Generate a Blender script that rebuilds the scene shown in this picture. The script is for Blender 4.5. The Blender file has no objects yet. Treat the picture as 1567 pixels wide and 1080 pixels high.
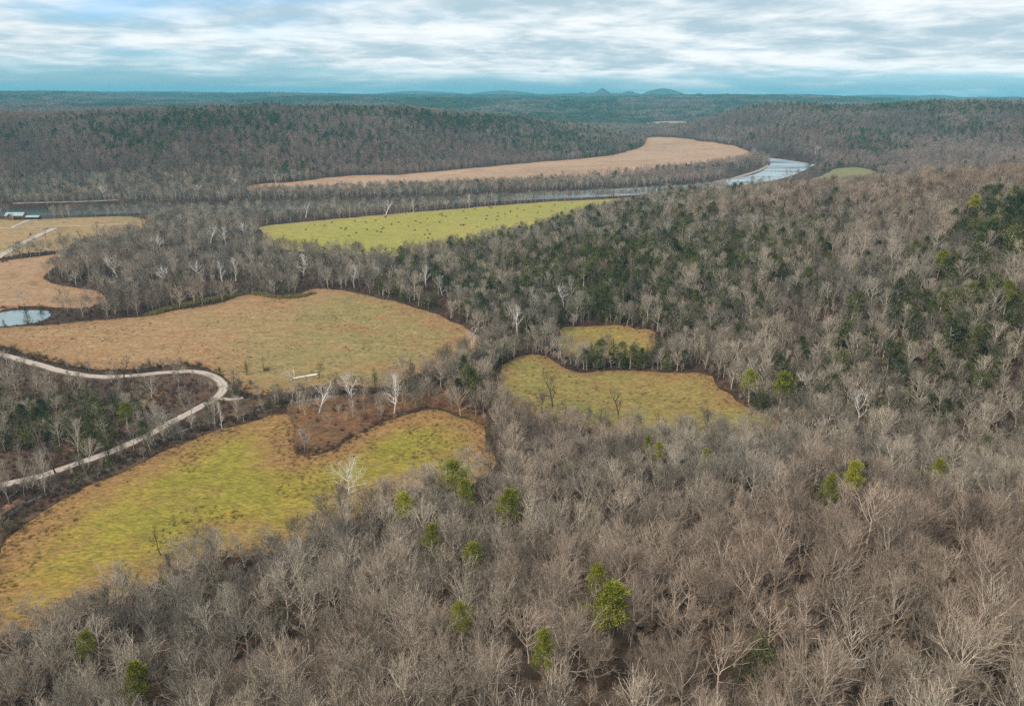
import bpy, bmesh, math, random
import numpy as np
from mathutils import Vector, Matrix
from mathutils.geometry import delaunay_2d_cdt

SC = bpy.context.scene
COL = SC.collection
R = math.radians
rng = np.random.default_rng(7)

# ------------------------------------------------------------------ camera
F = 1119.0                      # focal length in photo pixels (1567 wide)
CAMZ = 130.0
V0 = 143.5                      # photo row of the horizontal, mid picture
ROLL = 0.0058                   # the photo hangs a little to the right
PITCH = math.atan((540.0 - V0) / F)
cam_data = bpy.data.cameras.new("camera")
cam_data.sensor_width = 36.0
cam_data.lens = 36.0 * F / 1567.0
cam_data.clip_start = 1.0
cam_data.clip_end = 80000.0
cam = bpy.data.objects.new("camera", cam_data)
COL.objects.link(cam)
cam.location = (0, 0, CAMZ)
cam.rotation_euler = (Matrix.Rotation(math.pi / 2 - PITCH, 3, 'X') @ Matrix.Rotation(ROLL, 3, 'Z')).to_euler()
SC.camera = cam

# ------------------------------------------------------------------ world, sun, exposure
SUN_EL, SUN_AZ = 50.0, -125.0     # degrees; azimuth from +Y (view direction) towards +X
world = bpy.data.worlds.new("World")
SC.world = world
world.use_nodes = True
SC.view_settings.view_transform = 'Standard'
SC.view_settings.look = 'None'
SC.view_settings.gamma = 1.0
SC.view_settings.exposure = 0.22


class NT:
    """small helper to write node trees"""
    def __init__(self, tree):
        self.t = tree
        self.n = tree.nodes
        self.l = tree.links

    def new(self, typ, **kw):
        n = self.n.new(typ)
        for k, v in kw.items():
            if k == 'inp':
                for a, b in v.items():
                    self.put(n.inputs[a], b)
            else:
                setattr(n, k, v)
        return n

    def put(self, sock, v):
        if isinstance(v, bpy.types.NodeSocket):
            self.l.new(v, sock)
        else:
            sock.default_value = v

    def math(self, op, a, b=None, c=None, clamp=False):
        n = self.n.new('ShaderNodeMath')
        n.operation = op
        n.use_clamp = clamp
        self.put(n.inputs[0], a)
        if b is not None:
            self.put(n.inputs[1], b)
        if c is not None:
            self.put(n.inputs[2], c)
        return n.outputs[0]

    def mix(self, f, a, b, blend='MIX'):
        n = self.n.new('ShaderNodeMix')
        n.data_type = 'RGBA'
        n.blend_type = blend
        n.clamp_factor = True
        self.put(n.inputs[0], f)
        self.put(n.inputs[6], a)
        self.put(n.inputs[7], b)
        return n.outputs[2]

    def ramp(self, f, lo, hi, smooth=True):
        n = self.n.new('ShaderNodeMapRange')
        n.interpolation_type = 'SMOOTHSTEP' if smooth else 'LINEAR'
        n.clamp = True if not smooth else n.clamp
        self.put(n.inputs[0], f)
        n.inputs[1].default_value = lo
        n.inputs[2].default_value = hi
        return n.outputs[0]

    def noise(self, vec, scale, detail=4.0, rough=0.55, dist=0.0):
        n = self.n.new('ShaderNodeTexNoise')
        if vec is not None:
            self.l.new(vec, n.inputs['Vector'])
        n.inputs['Scale'].default_value = scale
        n.inputs['Detail'].default_value = detail
        n.inputs['Roughness'].default_value = rough
        n.inputs['Distortion'].default_value = dist
        return n.outputs['Fac']

    def mapping(self, vec, scale=(1, 1, 1), loc=(0, 0, 0), rot=(0, 0, 0)):
        n = self.n.new('ShaderNodeMapping')
        self.l.new(vec, n.inputs['Vector'])
        n.inputs['Scale'].default_value = scale
        n.inputs['Location'].default_value = loc
        n.inputs['Rotation'].default_value = rot
        return n.outputs['Vector']


def c4(c):
    return (c[0], c[1], c[2], 1.0)


def build_sky():
    T = NT(world.node_tree)
    T.n.clear()
    out = T.new('ShaderNodeOutputWorld')
    sky = T.new('ShaderNodeTexSky', sky_type='NISHITA', sun_disc=False)
    sky.sun_elevation = R(SUN_EL)
    sky.sun_rotation = R(SUN_AZ)
    tint = T.mix(1.0, sky.outputs[0], (0.62, 1.16, 1.72, 1), 'MULTIPLY')
    bg_sky = T.new('ShaderNodeBackground', inp={'Color': tint, 'Strength': 0.10})
    tc = T.new('ShaderNodeTexCoord')
    sep = T.new('ShaderNodeSeparateXYZ', inp={0: tc.outputs['Generated']})
    z = T.math('MAXIMUM', sep.outputs[2], 0.0)
    den = T.math('ADD', z, 0.11)
    comb = T.new('ShaderNodeCombineXYZ', inp={0: T.math('DIVIDE', sep.outputs[0], den),
                                              1: T.math('DIVIDE', sep.outputs[1], den), 2: 0.0})
    p = comb.outputs[0]
    # broad sheets of stratocumulus seen edge on
    a = T.noise(T.mapping(p, (0.40, 0.42, 1), (3.1, 1.7, 0)), 1.0, 6.0, 0.55, 0.3)
    b = T.noise(T.mapping(p, (2.6, 2.4, 1), (9.2, 4.4, 2)), 1.0, 5.0, 0.58, 0.25)
    c = T.noise(T.mapping(p, (0.85, 0.95, 1), (5.2, 8.4, 7)), 1.0, 6.0, 0.58, 0.4)
    # the cloud sheet thins out low over the horizon
    low = T.ramp(z, 0.012, 0.060)
    side = T.math('MULTIPLY', T.ramp(T.math('ADD', sep.outputs[0], 0.0), -0.25, 0.45), 0.12)
    cover = T.math('ADD', T.math('MULTIPLY_ADD', low, 0.30, a), T.math('ADD', side, -0.125))
    cover = T.math('MULTIPLY_ADD', T.ramp(z, 0.07, 0.22), 0.32, cover)
    cov = T.ramp(cover, 0.36, 0.64)
    shade = T.ramp(T.math('ADD', T.math('MULTIPLY', c, 0.62), T.math('MULTIPLY', b, 0.38)), 0.39, 0.61)
    ccol = T.mix(shade, (0.42, 0.55, 0.62, 1), (0.87, 0.90, 0.91, 1))
    bg_cl = T.new('ShaderNodeBackground', inp={'Color': ccol, 'Strength': 1.0})
    mx = T.new('ShaderNodeMixShader')
    T.put(mx.inputs[0], T.math('MULTIPLY_ADD', cov, 0.90, 0.08))
    T.l.new(bg_sky.outputs[0], mx.inputs[1])
    T.l.new(bg_cl.outputs[0], mx.inputs[2])
    T.l.new(mx.outputs[0], out.inputs['Surface'])


build_sky()

sun_data = bpy.data.lights.new("sun", 'SUN')
sun_data.energy = 3.2
sun_data.angle = R(10)
sun_data.color = (1.0, 0.90, 0.78)
sun = bpy.data.objects.new("sun", sun_data)
COL.objects.link(sun)
_d = Vector((math.sin(R(SUN_AZ)) * math.cos(R(SUN_EL)), math.cos(R(SUN_AZ)) * math.cos(R(SUN_EL)), math.sin(R(SUN_EL))))
sun.rotation_euler = _d.to_track_quat('Z', 'Y').to_euler()
sun.location = (0, 0, 400)


# ------------------------------------------------------------------ names, labels
def tag(o, label=None, cat=None, group=None, kind=None):
    if label:
        o['label'] = label
    if cat:
        o['category'] = cat
    if group:
        o['group'] = group
    if kind:
        o['kind'] = kind
    return o


def empty(name, loc, rz=0.0, scale=1.0):
    o = bpy.data.objects.new(name, None)
    o.empty_display_size = 1.0
    o.location = loc
    o.rotation_euler = (0, 0, rz)
    o.scale = (scale,) * 3 if not isinstance(scale, tuple) else scale
    COL.objects.link(o)
    return o


def link(name, me, parent=None):
    o = bpy.data.objects.new(name, me)
    if parent is not None:
        o.parent = parent
    COL.objects.link(o)
    return o


# ------------------------------------------------------------------ picture rows to places
CP, SP = math.cos(PITCH), math.sin(PITCH)
CR, SR = math.cos(ROLL), math.sin(ROLL)


def ray(u, v):
    """world direction through a photo pixel, scaled so that its horizontal length is 1"""
    du, dv = u - 783.5, v - 540.0
    dx = (du * CR + dv * SR) / F
    dy = -(dv * CR - du * SR) / F
    x = dx
    y = CP + dy * SP
    z = -SP + dy * CP
    h = math.hypot(x, y)
    return x / h, y / h, z / h


def project(x, y, z):
    """photo pixel of world points (arrays)"""
    zz = np.asarray(z, float) - CAMZ
    depth = y * CP - zz * SP
    up = y * SP + zz * CP
    depth = np.where(depth < 1e-3, 1e-3, depth)
    du, dv = F * x / depth, -F * up / depth
    return 783.5 + du * CR - dv * SR, 540.0 + du * SR + dv * CR, depth


# ------------------------------------------------------------------ terrain height
CTRL = []


def P(u, v, z):                      # visible ground of height z at pixel
    x, y, d = ray(u, v)
    r = (z - CAMZ) / d
    CTRL.append((x * r, y * r, z))


def Q(u, r, z):                      # ground of height z at range r in the direction of column u
    x, y, d = ray(u, V0)
    CTRL.append((x * r, y * r, z))


# river side lowland
for u, v in [(0, 400), (0, 345), (150, 360), (60, 470), (0, 520), (200, 520), (400, 520), (600, 500), (700, 520), (300, 420),
             (450, 400), (560, 360), (700, 340), (880, 315), (400, 600), (550, 600), (200, 640), (20, 600), (0, 720), (300, 700),
             (100, 800), (500, 740), (700, 660), (0, 940), (200, 880), (440, 810), (760, 600), (930, 515), (950, 600), (860, 590),
             (0, 312), (150, 312), (300, 312), (500, 305), (700, 300), (900, 290), (1050, 282), (1150, 268), (1230, 250)]:
    P(u, v, 0.0 if v > 330 else 1.0)
for u, v in [(450, 290), (600, 280), (800, 262), (950, 250), (1050, 230), (1120, 240), (1000, 222)]:
    P(u, v, 2.0)
P(1080, 620, 1.0); P(1180, 655, 5.0); P(1350, 668, 9.0); P(1567, 690, 15.0); P(640, 740, 1.0); P(740, 735, 3.0)
# near hill under the camera
for u, r, z in [(-200, 90, 26), (783, 45, 52), (783, 92, 42), (1567, 95, 46), (1900, 110, 46), (1300, 92, 44), (300, 100, 28), (0, 120, 18)]:
    Q(u, r, z)
P(300, 930, 8); P(600, 900, 16); P(900, 850, 24); P(1200, 830, 30); P(1500, 830, 34); P(760, 790, 9); P(1000, 740, 14); P(1250, 760, 23)
P(1500, 760, 27); P(100, 1000, 8)
# hill in the middle of the picture, right
P(760, 500, 3); P(900, 450, 14); P(1000, 470, 15); P(1150, 520, 14); P(1300, 580, 14); P(1500, 590, 26)
P(800, 400, 13); P(950, 390, 23); P(1100, 400, 29); P(1250, 430, 38); P(1400, 480, 38); P(1550, 480, 48)
Q(800, 640, 10); Q(930, 700, 20); Q(1080, 720, 33); Q(1250, 740, 43); Q(1400, 700, 56); Q(1567, 640, 72); Q(1800, 600, 80); Q(1567, 520, 64)
Q(700, 640, 4); Q(1000, 880, 3); Q(1150, 950, 6); Q(1400, 1050, 14); Q(1567, 1000, 30); Q(1320, 1250, 12); Q(1230, 1230, 7); Q(1800, 1100, 34)
# wooded hill beyond the river, left
for u, r, z in [(-200, 1060, 3), (0, 1060, 4), (200, 1060, 4), (380, 1060, 4), (560, 1330, 5), (700, 1480, 4), (830, 1640, 4), (960, 2000, 4),
                (-200, 1600, 80), (0, 1600, 72), (150, 1600, 80), (300, 1600, 82), (450, 1620, 81), (580, 1680, 86), (690, 1800, 82), (780, 2000, 60),
                (870, 2250, 30), (940, 2500, 14), (980, 2700, 7),
                (0, 1300, 42), (200, 1300, 44), (400, 1330, 44), (550, 1500, 45), (690, 1650, 44), (780, 1800, 30),
                (0, 2200, 62), (200, 2200, 60), (400, 2300, 60), (600, 2500, 56), (750, 2700, 40)]:
    Q(u, r, z)
# wooded hill beyond the river, right
for u, r, z in [(1010, 2350, 5), (1060, 2050, 4), (1120, 1850, 4), (1180, 1720, 4), (1250, 1560, 4), (1330, 1480, 8), (1450, 1450, 14), (1600, 1400, 26),
                (1040, 2900, 14), (1090, 2700, 34), (1130, 2500, 64), (1180, 2400, 86), (1260, 2300, 96), (1350, 2250, 99), (1450, 2250, 102), (1567, 2200, 100), (1750, 2200, 100),
                (1250, 1950, 44), (1400, 1850, 46), (1560, 1800, 52),
                (1250, 2900, 60), (1500, 2900, 60)]:
    Q(u, r, z)
# far bottom land where the river goes on
for u, r, z in [(1000, 3200, 5), (930, 3000, 6), (1080, 3400, 8), (-100, 3000, 58), (300, 3200, 56), (650, 3200, 50), (1400, 3500, 62), (1000, 4200, 50),
                (0, 5000, 84), (500, 5000, 84), (1000, 6000, 86), (1500, 5000, 78), (0, 9000, 100), (780, 9000, 100), (1500, 9000, 88)]:
    Q(u, r, z)

CT = np.array(CTRL)


def polar(x, y):
    r = np.maximum(np.hypot(x, y), 42.0)
    th = np.clip(np.arctan2(x, y), -0.95, 0.95)
    return th, np.log(r)


def _phi(t1, s1, t2, s2):
    return np.sqrt((t1[:, None] - t2[None]) ** 2 + (s1[:, None] - s2[None]) ** 2 + 0.05 ** 2)


_ct, _cs = polar(CT[:, 0], CT[:, 1])
_A = _phi(_ct, _cs, _ct, _cs) - np.eye(len(CT)) * 0.012
_n = len(CT)
_M = np.zeros((_n + 3, _n + 3))
_M[:_n, :_n] = _A
_M[:_n, _n] = 1; _M[:_n, _n + 1] = _ct; _M[:_n, _n + 2] = _cs
_M[_n, :_n] = 1; _M[_n + 1, :_n] = _ct; _M[_n + 2, :_n] = _cs
_W = np.linalg.solve(_M, np.concatenate([CT[:, 2], np.zeros(3)]))

_perm = np.random.default_rng(3).random((256, 256))


def vnoise(x, y):
    xi = np.floor(x).astype(int); yi = np.floor(y).astype(int)
    fx = x - xi; fy = y - yi
    fx = fx * fx * (3 - 2 * fx); fy = fy * fy * (3 - 2 * fy)
    g = lambda a, b: _perm[a % 256, b % 256]
    return ((g(xi, yi) * (1 - fx) + g(xi + 1, yi) * fx) * (1 - fy) + (g(xi, yi + 1) * (1 - fx) + g(xi + 1, yi + 1) * fx) * fy) * 2 - 1


def fbm(x, y, o=4):
    s = 0.0; a = 0.5
    for k in range(o):
        s = s + a * vnoise(x * 2 ** k + 17.3 * k, y * 2 ** k + 9.1 * k)
        a *= 0.5
    return s


def sstep(a, b, x):
    t = np.clip((x - a) / (b - a), 0, 1)
    return t * t * (3 - 2 * t)


def height_raw(x, y):
    x = np.asarray(x, float).ravel(); y = np.asarray(y, float).ravel()
    z = np.empty(len(x))
    for i in range(0, len(x), 40000):
        th, s = polar(x[i:i + 40000], y[i:i + 40000])
        z[i:i + 40000] = _phi(th, s, _ct, _cs) @ _W[:_n] + _W[_n] + _W[_n + 1] * th + _W[_n + 2] * s
    r = np.hypot(x, y)
    z = np.clip(z, 0.0, 112.0)
    up = sstep(4, 25, z)
    z = z + up * (fbm(x / 160, y / 160) * 7 + fbm(x / 330 + 5, y / 330) * 27 * sstep(900, 1500, r))
    far = sstep(3300, 5200, r)
    zf = 76 + fbm(x / 1700 + 3, y / 1100 + 8, 5) * 120 + 10 * sstep(6000, 12000, r)
    z = z * (1 - far) + (np.clip(zf, 22, 96) + 0.35 * np.clip(zf - 96, 0, 60)) * far
    return z


# ------------------------------------------------------------------ areas drawn on the ground
def ground_pt(u, v, off=0.0):
    """first meeting of the line of sight with the terrain"""
    x, y, d = ray(u, v)
    r = 60.0
    rs = 60.0 * 1.012 ** np.arange(0, 520)
    zl = CAMZ + d * rs
    zt = height_raw(x * rs, y * rs) + off
    below = np.nonzero(zl <= zt)[0]
    i = below[0] if len(below) else len(rs) - 1
    a, b = rs[max(i - 1, 0)], rs[i]
    for _ in range(14):
        m = 0.5 * (a + b)
        if CAMZ + d * m <= height_raw([x * m], [y * m])[0] + off:
            b = m
        else:
            a = m
    return x * b, y * b


def smooth_poly(pts, n=6, closed=True):
    pts = np.array(pts, float)
    m = len(pts)
    out = []
    for i in range(m if closed else m - 1):
        if closed:
            p0, p1, p2, p3 = pts[i - 1], pts[i], pts[(i + 1) % m], pts[(i + 2) % m]
        else:
            p0, p1, p2, p3 = pts[max(i - 1, 0)], pts[i], pts[i + 1], pts[min(i + 2, m - 1)]
        for k in range(n):
            t = k / n
            out.append(0.5 * ((2 * p1) + (-p0 + p2) * t + (2 * p0 - 5 * p1 + 4 * p2 - p3) * t * t + (-p0 + 3 * p1 - 3 * p2 + p3) * t ** 3))
    if not closed:
        out.append(pts[-1])
    return np.array(out)


def area(px, n=5):
    return smooth_poly([ground_pt(*p) for p in px], n)


def sdist(poly, x, y):
    """signed distance to polygon, negative inside"""
    x = np.asarray(x, float); y = np.asarray(y, float)
    res = np.full(x.shape, 1e9)
    lo = poly.min(0) - 80; hi = poly.max(0) + 80
    k = np.nonzero((x > lo[0]) & (x < hi[0]) & (y > lo[1]) & (y < hi[1]))[0]
    if not len(k):
        return res
    px, py = x[k], y[k]
    d2 = np.full(len(k), 1e18); ins = np.zeros(len(k), bool)
    for i in range(len(poly)):
        ax, ay = poly[i - 1]; bx, by = poly[i]
        ex, ey = bx - ax, by - ay
        L = ex * ex + ey * ey + 1e-12
        t = np.clip(((px - ax) * ex + (py - ay) * ey) / L, 0, 1)
        d2 = np.minimum(d2, (px - ax - t * ex) ** 2 + (py - ay - t * ey) ** 2)
        cr = ((ay > py) != (by > py)) & (px < (bx - ax) * (py - ay) / ((by - ay) if by != ay else 1e-12) + ax)
        ins ^= cr
    d = np.sqrt(d2)
    res[k] = np.where(ins, -d, d)
    return res


def ldist(line, x, y):
    d2 = np.full(len(x), 1e18)
    for i in range(1, len(line)):
        ax, ay = line[i - 1]; bx, by = line[i]
        ex, ey = bx - ax, by - ay
        t = np.clip(((x - ax) * ex + (y - ay) * ey) / (ex * ex + ey * ey + 1e-12), 0, 1)
        d2 = np.minimum(d2, (x - ax - t * ex) ** 2 + (y - ay - t * ey) ** 2)
    return np.sqrt(d2)


A = {}
A['river'] = area([(-60, 330), (0, 329), (100, 328), (200, 325), (320, 322), (420, 320), (520, 317), (640, 312), (760, 307), (900, 301), (980, 297), (1050, 291),
                   (1110, 285), (1160, 279), (1200, 271), (1245, 252), (1252, 246), (1205, 234), (1168, 231), (1158, 236), (1172, 242), (1178, 250), (1160, 262),
                   (1120, 271), (1060, 279), (980, 284), (900, 288), (760, 294), (640, 300), (520, 304), (420, 306), (320, 308), (200, 309), (100, 312), (0, 314), (-60, 315)], 4)
A['pond'] = area([(-30, 498), (-25, 484), (10, 474), (40, 473), (72, 474), (76, 483), (60, 491), (20, 497)])
A['pasture'] = area([(402, 348), (440, 343), (500, 337), (560, 332), (640, 325), (740, 317), (830, 310), (930, 305), (1010, 301), (1015, 308), (930, 326), (800, 358),
                     (700, 380), (620, 392), (540, 391), (440, 383), (405, 370)])
A['bar'] = area([(386, 293), (390, 284), (470, 277), (560, 269), (680, 262), (800, 251), (930, 239), (984, 224), (992, 211), (1040, 212), (1090, 218), (1145, 232), (1138, 243),
                 (1070, 256), (980, 266), (900, 274), (780, 281), (640, 287), (520, 291)])
A['farmland'] = area([(-60, 400), (-60, 338), (0, 336), (70, 336), (130, 333), (190, 332), (225, 337), (228, 348), (205, 356), (170, 364), (146, 374), (90, 384), (40, 388), (0, 396)])
A['stubble'] = area([(-60, 480), (-60, 404), (0, 400), (50, 394), (95, 390), (96, 402), (66, 425), (95, 438), (150, 446), (156, 462), (130, 472), (60, 470), (0, 470)])
A['meadow'] = area([(-60, 512), (0, 502), (60, 499), (120, 494), (200, 486), (240, 481), (330, 465), (372, 452), (400, 452), (445, 456), (480, 442), (540, 449), (620, 466),
                    (680, 486), (722, 508), (735, 530), (680, 560), (600, 590), (540, 592), (480, 594), (420, 604), (380, 602), (352, 586), (330, 565), (300, 560), (240, 560),
                    (200, 566), (150, 566), (90, 556), (40, 542), (0, 530), (-60, 520)])
A['lowfield'] = area([(-40, 880), (0, 852), (14, 822), (60, 790), (110, 762), (200, 717), (300, 673), (370, 650), (430, 632), (445, 642), (446, 680), (456, 700), (480, 700), (520, 682),
                      (570, 656), (625, 632), (660, 626), (712, 640), (744, 655), (752, 690), (748, 726), (700, 748), (640, 748), (590, 770), (540, 796), (480, 822), (440, 840), (380, 850),
                      (300, 862), (210, 905), (110, 950), (0, 975), (-60, 985)])
A['glade'] = area([(856, 506), (880, 501), (940, 501), (994, 508), (1006, 524), (992, 544), (930, 549), (872, 545), (856, 522)])
A['hayfield'] = area([(762, 570), (790, 549), (820, 545), (850, 555), (880, 570), (950, 568), (1040, 570), (1078, 575), (1112, 597), (1134, 618), (1168, 634), (1188, 650), (1178, 668),
                      (1140, 672), (1090, 672), (1040, 674), (1000, 674), (930, 664), (860, 648), (790, 630), (765, 610)])
A['hilltop'] = area([(1242, 279), (1256, 270), (1276, 260), (1298, 257), (1326, 259), (1350, 268), (1364, 277), (1350, 285), (1310, 281), (1270, 284)])
A['farfield'] = area([(980, 192), (1000, 188), (1045, 187), (1050, 191), (1010, 193)])
A['brush'] = area([(-60, 560), (0, 556), (60, 566), (120, 578), (200, 580), (260, 576), (300, 574), (330, 585), (334, 600), (300, 618), (260, 640), (200, 668), (120, 700), (60, 722), (0, 734), (-60, 750)])
A['rustbank'] = area([(440, 622), (500, 606), (560, 604), (640, 600), (690, 596), (740, 630), (745, 652), (712, 637), (660, 623), (625, 629), (570, 652), (520, 678), (480, 696), (456, 695), (450, 676)])
A['ditch'] = area([(-60, 860), (-20, 790), (60, 752), (150, 712), (250, 672), (330, 634), (352, 612), (400, 612), (430, 628), (372, 648), (300, 672), (200, 715), (110, 760), (60, 788), (12, 820), (0, 850)])
ROAD = smooth_poly([ground_pt(*p) for p in [(-60, 530), (0, 543), (50, 556), (100, 570), (150, 577), (200, 576), (250, 571), (290, 569), (318, 573), (336, 583), (342, 595), (332, 609),
                                            (304, 625), (270, 643), (230, 665), (180, 688), (120, 710), (60, 730), (0, 744), (-60, 760)]], 8, False)
LANE = smooth_poly([ground_pt(*p) for p in [(-40, 416), (0, 393), (45, 368), (84, 350)]], 6, False)
LANE2 = smooth_poly([ground_pt(*p) for p in [(-40, 352), (0, 350), (50, 348.5), (84, 347), (130, 346), (200, 343)]], 6, False)
DRIVE = smooth_poly([ground_pt(*p) for p in [(18, 349), (34, 342), (46, 337.5), (58, 337)]], 6, False)
SPUR = smooth_poly([ground_pt(*p) for p in [(334, 609), (352, 612), (372, 609)]], 5, False)
CREEK = smooth_poly([ground_pt(*p) for p in [(366, 640), (385, 630), (430, 620), (475, 612), (520, 606)]], 5, False)
CREEK2 = smooth_poly([ground_pt(*p) for p in [(-30, 815), (10, 790), (40, 770), (70, 757), (110, 742), (180, 712), (240, 680), (268, 664), (310, 650), (360, 640)]], 5, False)

# ------------------------------------------------------------------ terrain sheet
GN_ = 720
GA = 500.0


def warp_axis(lo, hi, n):
    a, b = math.asinh(lo / GA), math.asinh(hi / GA)
    return a, b, GA * np.sinh(np.linspace(a, b, n))


GXa, GXb, GX = warp_axis(-12500, 12500, GN_)
GYc = 450.0
GYa, GYb, GY = warp_axis(-900 - GYc, 12000 - GYc, GN_)
GY = GY + GYc
gx, gy = np.meshgrid(GX, GY)
gxf, gyf = gx.ravel(), gy.ravel()
gz = height_raw(gxf, gyf)
for nm, depth, wid in (('river', 5.5, 10.0), ('pond', 2.0, 4.0)):
    d = sdist(A[nm], gxf, gyf)
    w = sstep(wid * 0.5, -wid, d)
    gz = gz * (1 - w) + np.minimum(gz, 0.0) * w - depth * w
GZ = gz.reshape(GN_, GN_)


def H(x, y):
    """height of the terrain mesh"""
    x = np.asarray(x, float); y = np.asarray(y, float)
    fx = (np.arcsinh(x / GA) - GXa) / (GXb - GXa) * (GN_ - 1)
    fy = (np.arcsinh((y - GYc) / GA) - GYa) / (GYb - GYa) * (GN_ - 1)
    ix = np.clip(np.floor(fx).astype(int), 0, GN_ - 2); iy = np.clip(np.floor(fy).astype(int), 0, GN_ - 2)
    tx = np.clip((x - GX[ix]) / (GX[ix + 1] - GX[ix]), 0, 1); ty = np.clip((y - GY[iy]) / (GY[iy + 1] - GY[iy]), 0, 1)
    return (GZ[iy, ix] * (1 - tx) + GZ[iy, ix + 1] * tx) * (1 - ty) + (GZ[iy + 1, ix] * (1 - tx) + GZ[iy + 1, ix + 1] * tx) * ty


def h1(x, y):
    return float(H(np.array([x]), np.array([y]))[0])


def mesh_from(name, verts, faces_flat, counts, mats=(), mat_idx=None, smooth=False):
    me = bpy.data.meshes.new(name)
    verts = np.asarray(verts, np.float32)
    faces_flat = np.asarray(faces_flat, np.int32)
    counts = np.asarray(counts, np.int32)
    me.vertices.add(len(verts))
    me.vertices.foreach_set('co', verts.ravel())
    me.loops.add(len(faces_flat))
    me.loops.foreach_set('vertex_index', faces_flat)
    me.polygons.add(len(counts))
    st = np.concatenate([[0], np.cumsum(counts)[:-1]]).astype(np.int32)
    me.polygons.foreach_set('loop_start', st)
    for m in mats:
        me.materials.append(m)
    if mat_idx is not None:
        me.polygons.foreach_set('material_index', np.asarray(mat_idx, np.int32))
    me.polygons.foreach_set('use_smooth', np.full(len(counts), smooth, bool))
    me.update(calc_edges=True)
    return me


def add_attr(me, name, vals):
    a = me.attributes.new(name, 'FLOAT', 'POINT')
    a.data.foreach_set('value', np.asarray(vals, np.float32))


# ------------------------------------------------------------------ materials
MATS = {}


def material(name, fn):
    m = bpy.data.materials.new(name)
    m.use_nodes = True
    T = NT(m.node_tree)
    T.n.clear()
    out = T.new('ShaderNodeOutputMaterial')
    bs = T.new('ShaderNodeBsdfPrincipled')
    bs.inputs['Specular IOR Level'].default_value = 0.2
    bs.inputs['Roughness'].default_value = 0.9
    T.l.new(bs.outputs[0], out.inputs['Surface'])
    fn(T, bs)
    MATS[name] = m
    return m


def bump(T, bs, h, strength, dist):
    b = T.new('ShaderNodeBump', inp={'Strength': strength, 'Distance': dist, 'Height': h})
    T.l.new(b.outputs[0], bs.inputs['Normal'])


def pos(T):
    return T.new('ShaderNodeNewGeometry').outputs['Position']


def m_litter(T, bs):
    p = pos(T)
    n1 = T.noise(p, 0.9, 5, 0.7)
    n2 = T.noise(p, 0.05, 4, 0.6)
    n3 = T.noise(p, 0.012, 3, 0.5)
    c = T.mix(T.ramp(n1, 0.35, 0.68), c4((0.022, 0.011, 0.008)), c4((0.072, 0.036, 0.024)))
    c = T.mix(T.math('MULTIPLY', T.ramp(n2, 0.5, 0.68), 0.55), c, c4((0.120, 0.062, 0.040)))
    c = T.mix(T.math('MULTIPLY', T.ramp(n3, 0.5, 0.6), 0.35), c, c4((0.075, 0.066, 0.040)))
    # far woodland read as canopy: mottled crowns of bare and evergreen trees
    far = T.new('ShaderNodeAttribute', attribute_name='canopy').outputs['Fac']
    k1 = T.noise(p, 0.07, 4, 0.7)
    k2 = T.noise(p, 0.0022, 5, 0.6)
    k3 = T.noise(p, 0.010, 4, 0.6)
    cc = T.mix(T.ramp(k1, 0.35, 0.65), c4((0.045, 0.040, 0.034)), c4((0.13, 0.115, 0.10)))
    ev = T.mix(T.ramp(k1, 0.35, 0.65), c4((0.018, 0.030, 0.016)), c4((0.055, 0.075, 0.035)))
    cc = T.mix(T.ramp(T.math('ADD', T.math('MULTIPLY', k2, 0.6), T.math('MULTIPLY', k3, 0.4)), 0.47, 0.58), cc, ev)
    c = T.mix(far, c, cc)
    T.put(bs.inputs['Base Color'], c)
    bump(T, bs, n1, 0.5, 0.3)


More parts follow.
